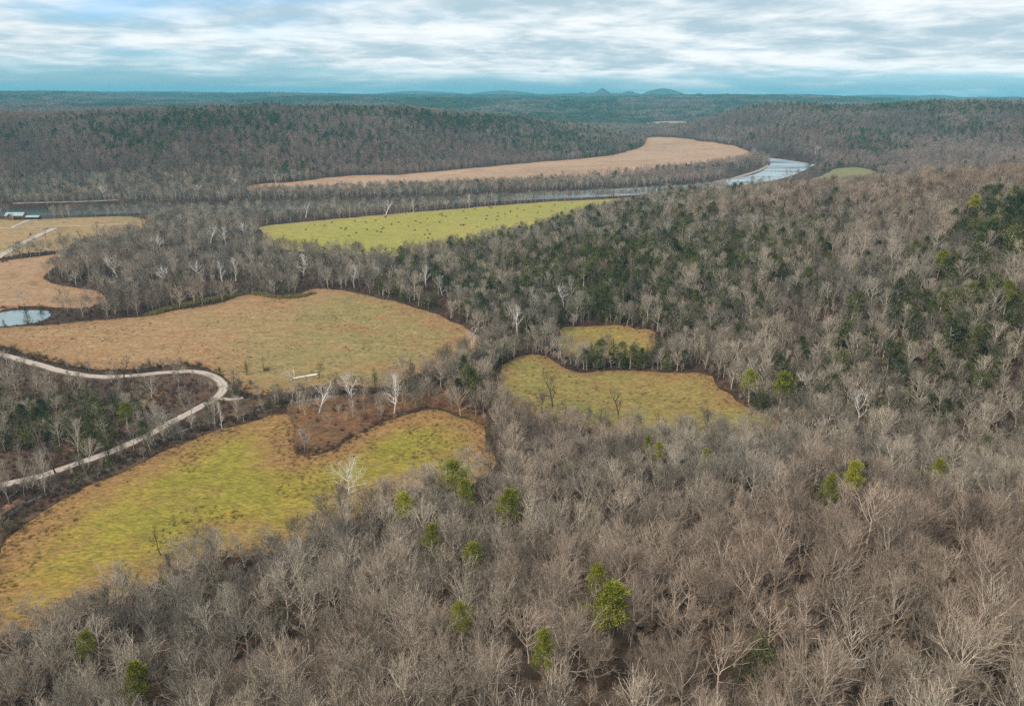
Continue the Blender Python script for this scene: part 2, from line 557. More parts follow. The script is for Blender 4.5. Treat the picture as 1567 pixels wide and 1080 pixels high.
def field_mat(name, base, green, dry, edge_c, gscale, greenness, streak=0.5, patch=(0.20, 0.125, 0.055), drift=None):
    def fn(T, bs):
        p = pos(T)
        e = T.new('ShaderNodeAttribute', attribute_name='rim').outputs['Fac']
        big = T.noise(p, gscale, 4, 0.6, 0.3)
        mid = T.noise(T.mapping(p, (1.0, 2.0, 1.0), rot=(0, 0, 0.35)), gscale * 7, 5, 0.65, 0.5)
        fine = T.noise(T.mapping(p, (0.55, 1.3, 1.0), rot=(0, 0, 0.2)), 0.9, 4, 0.75)
        tuft = T.noise(p, 2.6, 3, 0.7)
        gsum = T.math('ADD', T.math('MULTIPLY', big, 0.65), T.math('MULTIPLY', mid, 0.35))
        if drift:
            gsum = T.math('ADD', gsum, T.math('MULTIPLY_ADD', T.ramp(T.new('ShaderNodeSeparateXYZ', inp={0: p}).outputs[0], drift[0], drift[1]), 0.30, -0.17))
        c = T.mix(T.ramp(gsum, greenness[0], greenness[1]), c4(base), c4(green))
        c = T.mix(T.math('MULTIPLY', T.ramp(mid, 0.50, 0.68), streak), c, c4(dry))
        pat = T.noise(T.mapping(p, (1.0, 1.5, 1.0), loc=(31, 77, 5), rot=(0, 0, 0.5)), gscale * 3.0, 5, 0.68, 0.6)
        c = T.mix(T.math('MULTIPLY', T.ramp(pat, 0.50, 0.66), 0.62), c, c4(patch))
        c = T.mix(T.math('MULTIPLY', T.ramp(pat, 0.44, 0.30), 0.45), c, c4(tuple(q * 0.72 for q in green)))
        d = T.math('MULTIPLY_ADD', T.math('ADD', T.math('MULTIPLY_ADD', big, 0.6, T.math('MULTIPLY', mid, 0.4)), -0.5), 2.0, e)
        c = T.mix(T.math('MULTIPLY', T.ramp(d, 0.75, 0.0), 0.80), c, c4(edge_c))
        v = T.math('MULTIPLY_ADD', T.ramp(fine, 0.28, 0.72), 0.75, 0.55)
        v = T.math('MULTIPLY', v, T.math('MULTIPLY_ADD', T.ramp(T.noise(T.mapping(p, (0.12, 0.30, 1.0), rot=(0, 0, 0.25)), 1.0, 5, 0.75, 0.8), 0.3, 0.7), 0.40, 0.80))
        v = T.math('MULTIPLY', v, T.math('MULTIPLY_ADD', T.ramp(tuft, 0.3, 0.7), 0.35, 0.82))
        cv = T.new('ShaderNodeCombineColor', inp={0: v, 1: v, 2: v})
        c = T.mix(1.0, c, cv.outputs[0], 'MULTIPLY')
        T.put(bs.inputs['Base Color'], c)
        bump(T, bs, T.math('ADD', fine, T.math('MULTIPLY', tuft, 0.5)), 0.6, 0.35)
    return material(name, fn)


def flat_noise(name, a, b, scale, rough=0.9, det=4, bs_=0.3, bd=0.1, spec=0.2):
    def fn(T, bs):
        n = T.noise(pos(T), scale, det, 0.65)
        T.put(bs.inputs['Base Color'], T.mix(T.ramp(n, 0.3, 0.7), c4(a), c4(b)))
        bs.inputs['Roughness'].default_value = rough
        bs.inputs['Specular IOR Level'].default_value = spec
        bump(T, bs, n, bs_, bd)
    return material(name, fn)


def bark_mat(name, dark, light, var, tint_scale=0.006, tints=None):
    """bark that differs from tree to tree and drifts across the woods"""
    def fn(T, bs):
        oi = T.new('ShaderNodeObjectInfo')
        rnd = oi.outputs['Random']
        n = T.noise(pos(T), 1.4, 3, 0.6)
        c = T.mix(T.ramp(n, 0.3, 0.7), c4(dark), c4(light))
        if tints:
            z = T.noise(oi.outputs['Location'], tint_scale, 3, 0.6)
            c = T.mix(T.math('MULTIPLY', T.ramp(z, 0.48, 0.62), 0.75), c, c4(tints[0]))
            z2 = T.noise(T.mapping(oi.outputs['Location'], loc=(500, 900, 0)), tint_scale * 1.6, 3, 0.6)
            c = T.mix(T.math('MULTIPLY', T.ramp(z2, 0.50, 0.64), 0.7), c, c4(tints[1]))
        k = T.math('MULTIPLY_ADD', rnd, var, 1.0 - var * 0.5)
        kc = T.new('ShaderNodeCombineColor', inp={0: k, 1: k, 2: k})
        T.put(bs.inputs['Base Color'], T.mix(1.0, c, kc.outputs[0], 'MULTIPLY'))
    return material(name, fn)


def leaf_mat(name, dark, light, var, yellow=None):
    def fn(T, bs):
        oi = T.new('ShaderNodeObjectInfo')
        tc = T.new('ShaderNodeTexCoord')
        n = T.noise(tc.outputs['Object'], 0.8, 4, 0.7)
        c = T.mix(T.ramp(n, 0.32, 0.68), c4(dark), c4(light))
        if yellow:
            c = T.mix(T.math('MULTIPLY', T.ramp(oi.outputs['Random'], 0.45, 1.0), 0.7), c, c4(yellow))
        k = T.math('MULTIPLY_ADD', oi.outputs['Random'], var, 1.0 - var * 0.5)
        kc = T.new('ShaderNodeCombineColor', inp={0: k, 1: k, 2: k})
        T.put(bs.inputs['Base Color'], T.mix(1.0, c, kc.outputs[0], 'MULTIPLY'))
        bs.inputs['Roughness'].default_value = 0.7
    return material(name, fn)


def m_water(T, bs):
    p = pos(T)
    n = T.noise(T.mapping(p, (1, 1, 1)), 0.35, 4, 0.6)
    n2 = T.noise(T.mapping(p, (0.3, 1.0, 1), rot=(0, 0, 0.5)), 0.03, 4, 0.6)
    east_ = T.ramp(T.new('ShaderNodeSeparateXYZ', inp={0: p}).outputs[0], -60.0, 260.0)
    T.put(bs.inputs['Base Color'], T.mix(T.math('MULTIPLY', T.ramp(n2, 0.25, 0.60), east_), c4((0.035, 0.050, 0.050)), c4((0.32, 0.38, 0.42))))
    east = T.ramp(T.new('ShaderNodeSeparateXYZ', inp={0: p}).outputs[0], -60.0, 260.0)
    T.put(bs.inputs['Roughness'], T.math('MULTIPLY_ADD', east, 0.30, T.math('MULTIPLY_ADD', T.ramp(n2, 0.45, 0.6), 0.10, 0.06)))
    bs.inputs['Specular IOR Level'].default_value = 0.5
    bs.inputs['IOR'].default_value = 1.33
    bump(T, bs, n, 0.6, 0.8)


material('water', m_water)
material('litter', m_litter)
field_mat('pasture grass', (0.315, 0.268, 0.058), (0.265, 0.248, 0.048), (0.34, 0.275, 0.10), (0.30, 0.22, 0.10), 0.008, (0.40, 0.60), 0.35, (0.28, 0.225, 0.075))
field_mat('river bar grass', (0.40, 0.258, 0.170), (0.33, 0.21, 0.13), (0.47, 0.33, 0.23), (0.37, 0.20, 0.105), 0.006, (0.42, 0.6), 0.6, (0.27, 0.135, 0.075))
field_mat('farmland grass', (0.33, 0.215, 0.105), (0.23, 0.185, 0.075), (0.37, 0.245, 0.14), (0.26, 0.18, 0.09), 0.018, (0.44, 0.62), 0.5)
field_mat('stubble grass', (0.35, 0.212, 0.120), (0.30, 0.185, 0.100), (0.42, 0.24, 0.15), (0.32, 0.17, 0.085), 0.014, (0.42, 0.6), 0.4)
field_mat('meadow grass', (0.305, 0.188, 0.092), (0.235, 0.182, 0.070), (0.37, 0.225, 0.12), (0.27, 0.150, 0.070), 0.0085, (0.42, 0.58), 0.50, (0.300, 0.142, 0.066), (-230, -60))
field_mat('low field grass', (0.290, 0.200, 0.038), (0.220, 0.192, 0.028), (0.300, 0.172, 0.060), (0.265, 0.138, 0.062), 0.016, (0.40, 0.60), 0.45, (0.240, 0.140, 0.055))
field_mat('hay grass', (0.245, 0.175, 0.055), (0.200, 0.180, 0.050), (0.27, 0.170, 0.07), (0.235, 0.130, 0.055), 0.02, (0.42, 0.6), 0.40, (0.24, 0.130, 0.05))
field_mat('brush grass', (0.105, 0.058, 0.042), (0.078, 0.050, 0.035), (0.14, 0.075, 0.052), (0.10, 0.06, 0.042), 0.03, (0.42, 0.6), 0.5)
field_mat('rust grass', (0.19, 0.090, 0.042), (0.125, 0.065, 0.035), (0.24, 0.13, 0.05), (0.13, 0.068, 0.036), 0.05, (0.42, 0.6), 0.5)
field_mat('knoll grass', (0.21, 0.185, 0.075), (0.175, 0.170, 0.06), (0.27, 0.22, 0.10), (0.20, 0.165, 0.085), 0.01, (0.42, 0.6), 0.4, (0.21, 0.165, 0.08))


def m_gravel(T, bs):
    p = pos(T)
    a = T.math('ABSOLUTE', T.new('ShaderNodeAttribute', attribute_name='across').outputs['Fac'])
    n = T.noise(p, 0.9, 5, 0.7)
    n2 = T.noise(p, 0.12, 4, 0.65)
    c = T.mix(T.ramp(n, 0.3, 0.7), c4((0.29, 0.235, 0.195)), c4((0.44, 0.37, 0.315)))
    rut = T.ramp(T.math('ABSOLUTE', T.math('ADD', a, -0.45)), 0.28, 0.05)
    c = T.mix(T.math('MULTIPLY', rut, 0.45), c, c4((0.52, 0.45, 0.395)))
    edge = T.ramp(T.math('ADD', T.math('MULTIPLY_ADD', T.math('ADD', n2, -0.5), 1.3, a), T.math('MULTIPLY', T.math('ADD', n, -0.5), 0.5)), 0.70, 1.02)
    c = T.mix(edge, c, c4((0.155, 0.105, 0.070)))
    T.put(bs.inputs['Base Color'], c)
    bump(T, bs, n, 0.4, 0.1)


flat_noise('shore gravel', (0.24, 0.20, 0.165), (0.36, 0.30, 0.25), 0.5, 0.95, 4)
material('gravel', m_gravel)
flat_noise('pond water', (0.17, 0.22, 0.24), (0.24, 0.30, 0.32), 0.05, 0.12, 3, 0.05, 0.05, 0.5)
flat_noise('creek water', (0.10, 0.12, 0.12), (0.16, 0.18, 0.18), 0.8, 0.12, 3, 0.1, 0.1, 0.5)
BARK_T = ((0.42, 0.325, 0.255), (0.40, 0.365, 0.31))
bark_mat('bark', (0.31, 0.258, 0.200), (0.62, 0.545, 0.445), 1.0, 0.006, BARK_T)
bark_mat('twigs', (0.150, 0.115, 0.084), (0.33, 0.272, 0.207), 1.3, 0.006, ((0.235, 0.165, 0.124), (0.215, 0.190, 0.155)))
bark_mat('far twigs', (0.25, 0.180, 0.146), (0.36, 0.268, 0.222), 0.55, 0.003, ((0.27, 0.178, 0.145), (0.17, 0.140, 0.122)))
bark_mat('pale bark', (0.66, 0.60, 0.53), (0.88, 0.85, 0.80), 0.15)
bark_mat('pale twigs', (0.55, 0.48, 0.41), (0.76, 0.69, 0.62), 0.25)
bark_mat('dark bark', (0.055, 0.042, 0.033), (0.12, 0.095, 0.075), 0.3)
bark_mat('red twigs', (0.20, 0.085, 0.065), (0.30, 0.14, 0.11), 0.3)
bark_mat('brown twigs', (0.095, 0.060, 0.044), (0.185, 0.120, 0.088), 0.8)
leaf_mat('pine needles', (0.120, 0.135, 0.018), (0.300, 0.300, 0.036), 0.4, (0.31, 0.29, 0.034))
leaf_mat('hill needles', (0.042, 0.050, 0.019), (0.105, 0.115, 0.038), 0.7, (0.125, 0.122, 0.036))
leaf_mat('cedar needles', (0.054, 0.060, 0.022), (0.115, 0.122, 0.042), 0.6, (0.130, 0.125, 0.036))
leaf_mat('far needles', (0.046, 0.056, 0.020), (0.108, 0.118, 0.040), 0.5, (0.125, 0.128, 0.038))
leaf_mat('weed straw', (0.26, 0.18, 0.08), (0.38, 0.27, 0.13), 0.5)
leaf_mat('weed brown', (0.12, 0.075, 0.045), (0.21, 0.13, 0.075), 0.5)
leaf_mat('weed olive', (0.13, 0.11, 0.03), (0.22, 0.18, 0.05), 0.5)
leaf_mat('dry cane', (0.20, 0.17, 0.06), (0.36, 0.30, 0.12), 0.3)
flat_noise('cow hide', (0.012, 0.010, 0.009), (0.022, 0.018, 0.015), 3.0, 0.7)
flat_noise('log wall', (0.31, 0.14, 0.07), (0.40, 0.19, 0.10), 2.0, 0.8)
flat_noise('metal roof', (0.24, 0.34, 0.35), (0.30, 0.41, 0.42), 0.8, 0.45, 3, 0.1, 0.05, 0.5)
flat_noise('window glass', (0.03, 0.04, 0.05), (0.05, 0.06, 0.07), 1.0, 0.1, 2, 0.0, 0.01, 0.5)
flat_noise('trim wood', (0.12, 0.07, 0.04), (0.18, 0.11, 0.07), 2.0)
flat_noise('concrete', (0.40, 0.38, 0.35), (0.50, 0.48, 0.45), 1.5)
flat_noise('soil', (0.19, 0.100, 0.065), (0.30, 0.17, 0.11), 0.8)
flat_noise('mountain woods', (0.04, 0.05, 0.035), (0.09, 0.09, 0.07), 0.02, 0.95, 5)

idx = np.arange(GN_ * GN_).reshape(GN_, GN_)
quads = np.stack([idx[:-1, :-1], idx[:-1, 1:], idx[1:, 1:], idx[1:, :-1]], -1).reshape(-1, 4)
gme = mesh_from('ground', np.stack([gxf, gyf, gz], 1), quads.ravel(), np.full(len(quads), 4), [MATS['litter']], None, True)
gr_ = np.hypot(gxf, gyf)
add_attr(gme, 'canopy', sstep(2600, 4200, gr_))
tag(link('ground', gme), 'wooded hills and valley floor covered with brown leaf litter', 'ground', None, 'structure')


def sheet(name, poly, mat, off, step, label, rim_w, jag=0.0, zfix=None):
    """a sheet laid on the ground inside an outline"""
    poly = np.array(poly)
    # even outline points, a little ragged
    seg = np.linalg.norm(np.roll(poly, -1, 0) - poly, axis=1)
    L = seg.sum()
    s = np.concatenate([[0], np.cumsum(seg)])
    q = np.linspace(0, L, max(24, int(L / (step * 0.6))), endpoint=False)
    pp = np.vstack([poly, poly[:1]])
    bx = np.interp(q, s, pp[:, 0]); by = np.interp(q, s, pp[:, 1])
    if jag:
        t = np.roll(np.stack([bx, by], 1), -1, 0) - np.roll(np.stack([bx, by], 1), 1, 0)
        t /= np.linalg.norm(t, axis=1)[:, None] + 1e-9
        w = fbm(bx / (jag * 6), by / (jag * 6), 4) * jag * 1.6
        bx = bx - t[:, 1] * w; by = by + t[:, 0] * w
    b = np.stack([bx, by], 1)
    lo, hi = b.min(0), b.max(0)
    xs = np.arange(lo[0], hi[0], step); ys = np.arange(lo[1], hi[1], step)
    X, Y = np.meshgrid(xs, ys)
    X = X.ravel() + rng.uniform(-.3, .3, X.size) * step; Y = Y.ravel() + rng.uniform(-.3, .3, Y.size) * step
    d = sdist(b, X, Y)
    k = d < -step * 0.45
    pts = np.vstack([b, np.stack([X[k], Y[k]], 1)])
    r = delaunay_2d_cdt([Vector(p) for p in pts], [], [list(range(len(b)))], 1, 1e-4)
    vs = np.array([(v.x, v.y) for v in r[0]])
    z = H(vs[:, 0], vs[:, 1]) + off if zfix is None else np.full(len(vs), zfix)
    fl = [i for f in r[2] for i in f]
    me = mesh_from(name, np.column_stack([vs, z]), fl, [len(f) for f in r[2]], [mat], None, True)
    # all faces look up
    nrm = np.zeros(len(me.polygons) * 3, np.float32); me.polygons.foreach_get('normal', nrm)
    if nrm.reshape(-1, 3)[:, 2].mean() < 0:
        me.flip_normals()
    add_attr(me, 'rim', np.clip(-sdist(b, vs[:, 0], vs[:, 1]) / rim_w, 0, 1))
    o = link(name, me)
    tag(o, label, name.split('_')[-1], None, 'structure')
    return o


def strip(name, line, width, mat, off, label):
    line = np.array(line)
    t = np.gradient(line, axis=0); t /= np.linalg.norm(t, axis=1)[:, None]
    nrm = np.stack([-t[:, 1], t[:, 0]], 1)
    seg = np.concatenate([[0], np.cumsum(np.linalg.norm(np.diff(line, axis=0), axis=1))])
    n = max(8, int(seg[-1] / 2.5))
    q = np.linspace(0, seg[-1], n)
    ctr = np.stack([np.interp(q, seg, line[:, 0]), np.interp(q, seg, line[:, 1])], 1)
    nr = np.stack([np.interp(q, seg, nrm[:, 0]), np.interp(q, seg, nrm[:, 1])], 1)
    cols = [-1.12, -1, -0.75, -0.5, -0.25, 0, 0.25, 0.5, 0.75, 1, 1.12]
    vs = []
    for c in cols:
        wob = 1 + 0.10 * fbm(q / 7 + c * 31, q * 0 + c * 13, 3)
        xy = ctr + nr * (width * 0.5 * c * wob)[:, None]
        z = H(xy[:, 0], xy[:, 1]) + (off if abs(c) <= 1 else -0.15)
        vs.append(np.column_stack([xy, z]))
    vs = np.array(vs)                       # cols, n, 3
    m = len(cols)
    ii = np.arange(m * n).reshape(m, n)
    qd = np.stack([ii[:-1, :-1], ii[1:, :-1], ii[1:, 1:], ii[:-1, 1:]], -1).reshape(-1, 4)
    me = mesh_from(name, vs.reshape(-1, 3), qd.ravel(), np.full(len(qd), 4), [mat], None, True)
    nn = np.zeros(len(me.polygons) * 3, np.float32); me.polygons.foreach_get('normal', nn)
    if nn.reshape(-1, 3)[:, 2].mean() < 0:
        me.flip_normals()
    add_attr(me, 'across', np.repeat(np.array(cols), n))
    o = link(name, me)
    tag(o, label, name.split('_')[-1], None, 'structure')
    return o


M = MATS
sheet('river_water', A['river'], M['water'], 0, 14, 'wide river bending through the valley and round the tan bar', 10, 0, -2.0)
sheet('pond_water', A['pond'], M['pond water'], 0, 3, 'small pale pond at the edge of the tan meadow', 5, 0, -0.7)
sheet('pasture_field', A['pasture'], M['pasture grass'], 0.45, 9, 'long green riverside pasture dotted with black cows', 18, 3)
sheet('river_bar_field', A['bar'], M['river bar grass'], 0.7, 16, 'long pinkish tan field inside the river bend', 30, 4)
sheet('farmland_field', A['farmland'], M['farmland grass'], 0.4, 8, 'tan and green farmland around the teal roofed house', 12, 2)
sheet('stubble_field', A['stubble'], M['stubble grass'], 0.35, 7, 'bare orange tan field beside the pond', 12, 2)
sheet('meadow_field', A['meadow'], M['meadow grass'], 0.3, 6, 'broad orange and olive meadow above the curved gravel road', 24, 2.5)
sheet('yellow_field', A['lowfield'], M['low field grass'], 0.22, 4, 'yellow green field sloping beside the creek at lower left', 32, 2.2)
sheet('glade_field', A['glade'], M['hay grass'], 0.25, 4, 'small green clearing in the middle of the woods', 6, 2)
sheet('hay_field', A['hayfield'], M['hay grass'], 0.25, 4, 'crooked green and orange clearing below the wooded hill', 9, 2)
sheet('hilltop_field', A['hilltop'], M['knoll grass'], 0.7, 14, 'small green field on the ridge near the river bend', 25, 4)
sheet('distant_field', A['farfield'], M['river bar grass'], 2.5, 25, 'thin pale field far up the valley', 40, 6)
sheet('brush_ground', A['brush'], M['brush grass'], 0.15, 4, 'reddish brown brushy ground inside the road loop', 10, 1.5)
sheet('rust_bank_ground', A['rustbank'], M['rust grass'], 0.15, 3.5, 'rusty dry grass bank between the creek trees and the yellow field', 7, 1.2)
sheet('ditch_ground', A['ditch'], M['brush grass'], 0.12, 4, 'brown overgrown creek bank between the road and the yellow field', 8, 1.2)
strip('gravel_road', ROAD, 4.6, M['gravel'], 0.42, 'pale gravel road curving in a hairpin through the brush')
strip('farm_lane', LANE, 7.5, M['gravel'], 0.65, 'straight pale gravel lane leading to the farmhouse')
strip('field_lane', LANE2, 3.5, M['gravel'], 0.6, 'thin pale track crossing the farmland')
strip('driveway', DRIVE, 4.5, M['gravel'], 0.6, 'short driveway up to the teal roofed house')
strip('spur_track', SPUR, 3.0, M['gravel'], 0.36, 'short dirt track leaving the road bend toward the creek')
strip('creek_water', CREEK, 1.6, M['creek water'], 0.25, 'pale creek glimpsed between shrubs below the road bend')
strip('ditch_water', CREEK2, 1.2, M['creek water'], 0.25, 'narrow pale creek between the gravel road and the yellow field')

#%%OBJECTS%%
# ------------------------------------------------------------------ shapes for trees
class MB:
    """collects faces; each face remembers its material slot"""
    def __init__(self):
        self.v = []; self.f = []; self.c = []; self.m = []; self.nv = 0

    def add(self, verts, faces, cnt, mat=0):
        verts = np.asarray(verts, float)
        faces = np.asarray(faces)
        self.v.append(verts); self.f.append(faces.ravel() + self.nv)
        k = faces.size // cnt
        self.c.append(np.full(k, cnt)); self.m.append(np.full(k, mat)); self.nv += len(verts)

    def tube(self, pts, rad, sides=4, mat=0):
        pts = np.asarray(pts, float); rad = np.asarray(rad, float)
        t = pts[-1] - pts[0]; t = t / (np.linalg.norm(t) + 1e-9)
        a = np.cross(t, (0.31, 0.87, 0.38) if abs(t[1]) < 0.9 else (1, 0, 0)); a /= np.linalg.norm(a)
        b = np.cross(t, a)
        an = np.arange(sides) * 2 * math.pi / sides
        ring = np.cos(an)[:, None] * a + np.sin(an)[:, None] * b
        V = (pts[:, None, :] + rad[:, None, None] * ring[None]).reshape(-1, 3)
        n = len(pts)
        i = np.arange(n - 1)[:, None] * sides; j = np.arange(sides)[None]; jn = (j + 1) % sides
        Q_ = np.stack([i + j, i + jn, i + sides + jn, i + sides + j], -1).reshape(-1, 4)
        self.add(V, Q_, 4, mat)
        self.add(V[-sides:], np.arange(sides), sides, mat)

    def spikes(self, base, tip, w, mat=0):
        """thin three sided cones"""
        base = np.asarray(base, float); tip = np.asarray(tip, float)
        n = len(base); w = np.broadcast_to(np.asarray(w, float), (n,))
        t = tip - base; t /= np.linalg.norm(t, axis=1)[:, None] + 1e-9
        a = np.cross(t, rng.normal(size=(n, 3))); a /= np.linalg.norm(a, axis=1)[:, None] + 1e-9
        b = np.cross(t, a)
        V = np.empty((n, 4, 3))
        for k in range(3):
            an = k * 2 * math.pi / 3
            V[:, k] = base + (math.cos(an) * a + math.sin(an) * b) * (w * 0.5)[:, None]
        V[:, 3] = tip
        o = np.arange(n)[:, None] * 4
        Fc = np.concatenate([o + [0, 1, 3], o + [1, 2, 3], o + [2, 0, 3]], 0)
        self.add(V.reshape(-1, 3), Fc, 3, mat)

    def blades(self, base, tip, w, mat=0):
        """leaf sized faces"""
        base = np.asarray(base, float); tip = np.asarray(tip, float)
        n = len(base); w = np.broadcast_to(np.asarray(w, float), (n,))
        t = tip - base; t /= np.linalg.norm(t, axis=1)[:, None] + 1e-9
        a = np.cross(t, rng.normal(size=(n, 3))); a /= np.linalg.norm(a, axis=1)[:, None] + 1e-9
        mid = base * 0.5 + tip * 0.5
        V = np.stack([base, mid + a * (w * 0.5)[:, None], tip, mid - a * (w * 0.5)[:, None]], 1).reshape(-1, 3)
        self.add(V, (np.arange(n)[:, None] * 4 + [0, 1, 2, 3]), 4, mat)

    def poly(self, verts, faces, mat=0):
        for f in faces:
            self.add([verts[i] for i in f], np.arange(len(f)), len(f), mat)

    def box(self, lo, hi, mat=0):
        x0, y0, z0 = lo; x1, y1, z1 = hi
        v = [(x0, y0, z0), (x1, y0, z0), (x1, y1, z0), (x0, y1, z0), (x0, y0, z1), (x1, y0, z1), (x1, y1, z1), (x0, y1, z1)]
        self.add(v, np.array([(0, 3, 2, 1), (4, 5, 6, 7), (0, 1, 5, 4), (1, 2, 6, 5), (2, 3, 7, 6), (3, 0, 4, 7)]), 4, mat)

    def mesh(self, name, mats, smooth=False):
        return mesh_from(name, np.concatenate(self.v), np.concatenate(self.f), np.concatenate(self.c), mats, np.concatenate(self.m), smooth)


def unit(v):
    v = np.asarray(v, float)
    return v / (np.linalg.norm(v, axis=-1, keepdims=True) + 1e-9)


def curve_limb(p0, d0, L, n, up, wob):
    pts = [np.array(p0, float)]; d = unit(d0)
    for k in range(n):
        d = unit(d + np.array([0, 0, up]) + rng.normal(size=3) * wob)
        pts.append(pts[-1] + d * (L / n))
    return np.array(pts), d


def at_t(pts, t):
    f = t * (len(pts) - 1); i = min(int(f), len(pts) - 2)
    return pts[i] * (1 - (f - i)) + pts[i + 1] * (f - i), unit(pts[i + 1] - pts[i])


def bare_tree_shape(Ht, Rc, fork, nl, el, up, twig_n, wtw, r0, lean=0.05, twiglets=2, wob=0.10, sub_n=7, fine=True):
    """a leafless broadleaf tree: trunk and limbs in one collector, branchlets and twigs in the other"""
    tr, cr = MB(), MB()
    lead = np.array([rng.normal() * lean, rng.normal() * lean, 1.0])
    tp, _ = curve_limb((0, 0, -0.6), lead, Ht * 0.80 + 0.6, 8, 0.05, wob * 0.6)
    tr.tube(tp, np.linspace(r0, r0 * 0.16, len(tp)) * np.array([1.25] + [1] * (len(tp) - 1)), 6)
    subs = []
    az0 = rng.uniform(0, 6.28)
    for i in range(nl):
        t = fork + (1 - fork) * (i / max(nl - 1, 1)) ** 0.9 * 0.93
        p, _ = at_t(tp, t)
        az = az0 + i * 2.4 + rng.normal() * 0.35
        rel = (t - fork) / (1 - fork)
        e = R(el + 28 * rel + rng.normal() * 8)
        L = (Rc / max(math.cos(e), 0.42)) * (1.0 - 0.45 * rel) * rng.uniform(0.8, 1.15)
        L = min(L, (Ht * 1.02 - p[2]) / max(math.sin(e) + 0.15, 0.3) if p[2] < Ht else L)
        L = max(L, 1.2)
        lp, _ = curve_limb(p, (math.cos(az) * math.cos(e), math.sin(az) * math.cos(e), math.sin(e)), L, 5, up, wob)
        rr = r0 * (0.42 - 0.18 * rel)
        tr.tube(lp, np.linspace(rr, 0.035, 6), 4)
        for k in range(sub_n):
            t2 = 0.25 + 0.75 * (k + rng.uniform(0, 1)) / sub_n
            q, dq = at_t(lp, min(t2, 0.99))
            dv = unit(dq * 0.9 + unit(rng.normal(size=3)) * 0.85 + np.array([0, 0, 0.22]))
            Ls = L * (0.62 - 0.34 * t2) * rng.uniform(0.7, 1.3) + 0.4
            sp, _ = curve_limb(q, dv, Ls, 3, 0.10, wob * 1.3)
            (tr if fine else cr).tube(sp, np.linspace(rr * 0.40, 0.020, 4), 3)
            subs.append((sp, Ls))
        subs.append((lp[2:], L * 0.6))
    subs.append((tp[5:], Ht * 0.25))
    B, D, LL = [], [], []
    for sp, Ls in subs:
        n = max(3, int(twig_n * (0.5 + Ls / 4)))
        for t in rng.uniform(0.12, 1.0, n):
            q, dq = at_t(sp, min(t, 0.999))
            B.append(q); D.append(dq); LL.append(rng.uniform(0.5, 1.25) * (0.8 + 0.12 * Ls))
    B = np.array(B); D = np.array(D); LL = np.array(LL)
    d = unit(D * 0.8 + unit(rng.normal(size=B.shape)) * 0.70 + np.array([0, 0, 0.22]))
    T_ = B + d * LL[:, None]
    cr.spikes(B, T_, wtw * rng.uniform(0.7, 1.2, len(B)))
    for k in range(twiglets):
        t = rng.uniform(0.25, 0.9, len(B))[:, None]
        b2 = B * (1 - t) + T_ * t
        d2 = unit(d * 0.8 + unit(rng.normal(size=B.shape)) * 0.65 + np.array([0, 0, 0.25]))
        cr.spikes(b2, b2 + d2 * (LL * rng.uniform(0.4, 0.75, len(B)))[:, None], wtw * 0.62)
    return tr, cr


def tuft_cloud(mb, centres, radii, n, blade, w, mat=0, up=0.25, flat=0.8):
    for c, r in zip(centres, radii):
        m = max(6, int(n * r * r))
        o = unit(rng.normal(size=(m, 3))) * (r * rng.uniform(0.35, 1.0, (m, 1)) ** 0.6) * np.array([1, 1, flat])
        b = c + o
        d = unit(o * 1.0 + rng.normal(size=(m, 3)) * r * 0.5 + np.array([0, 0, up * r]))
        mb.blades(b, b + d * (blade * rng.uniform(0.6, 1.3, (m, 1))), w * rng.uniform(0.7, 1.3, m), mat)


def pine_shape(Ht, Rc, base, n, dens=26, blade=0.62, w=0.17):
    tr, cr = MB(), MB()
    tp, _ = curve_limb((0, 0, -0.5), (rng.normal() * .03, rng.normal() * .03, 1), Ht * 0.95 + 0.5, 6, 0.05, 0.03)
    tr.tube(tp, np.linspace(0.26, 0.05, 7), 6)
    cs, rs = [], []
    for i in range(n):
        t = base + (1 - base) * (i / (n - 1))
        p, _ = at_t(tp, min(t, 0.995))
        rel = (t - base) / (1 - base)
        prof = Rc * (math.sin(math.pi * min(1, 0.28 + rel * 0.78)) ** 0.7) * rng.uniform(0.55, 1.12)
        az = i * 2.4 + rng.normal() * 0.4
        e = R(rng.uniform(-4, 22) + 30 * rel)
        d = np.array([math.cos(az) * math.cos(e), math.sin(az) * math.cos(e), math.sin(e)])
        lp, _ = curve_limb(p, d, max(prof, 0.5), 3, 0.12, 0.06)
        tr.tube(lp, np.linspace(0.07, 0.02, 4), 3)
        for q in (0.55, 0.8, 1.0):
            c, _ = at_t(lp, min(q, 0.999))
            cs.append(c + rng.normal(size=3) * 0.22); rs.append(rng.uniform(0.55, 0.95))
    cs.append(tp[-1] + np.array([0, 0, 0.3])); rs.append(0.7)
    tuft_cloud(cr, cs, rs, dens, blade, w, 0, 0.5)
    return tr, cr


def cedar_shape(Ht, Rc, n, dens=30, blade=0.5, w=0.17):
    tr, cr = MB(), MB()
    tr.tube([(0, 0, -0.4), (0.05, 0, Ht * .5), (0, 0, Ht * 0.93)], [0.16, 0.10, 0.03], 5)
    cs, rs = [], []
    for i in range(n):
        rel = (i + 0.5) / n
        z = Ht * (0.08 + 0.9 * rel)
        rr = Rc * (1 - rel) ** 0.75 * rng.uniform(0.55, 1.1)
        az = i * 2.4 + rng.normal() * 0.3
        cs.append(np.array([math.cos(az) * rr, math.sin(az) * rr, z])); rs.append(rng.uniform(0.5, 0.9) * (1.1 - 0.5 * rel))
        if rel < 0.75:
            cs.append(np.array([math.cos(az + 1) * rr * .45, math.sin(az + 1) * rr * .45, z])); rs.append(0.7)
    tuft_cloud(cr, cs, rs, dens, blade, w, 0, 0.8, 1.1)
    return tr, cr


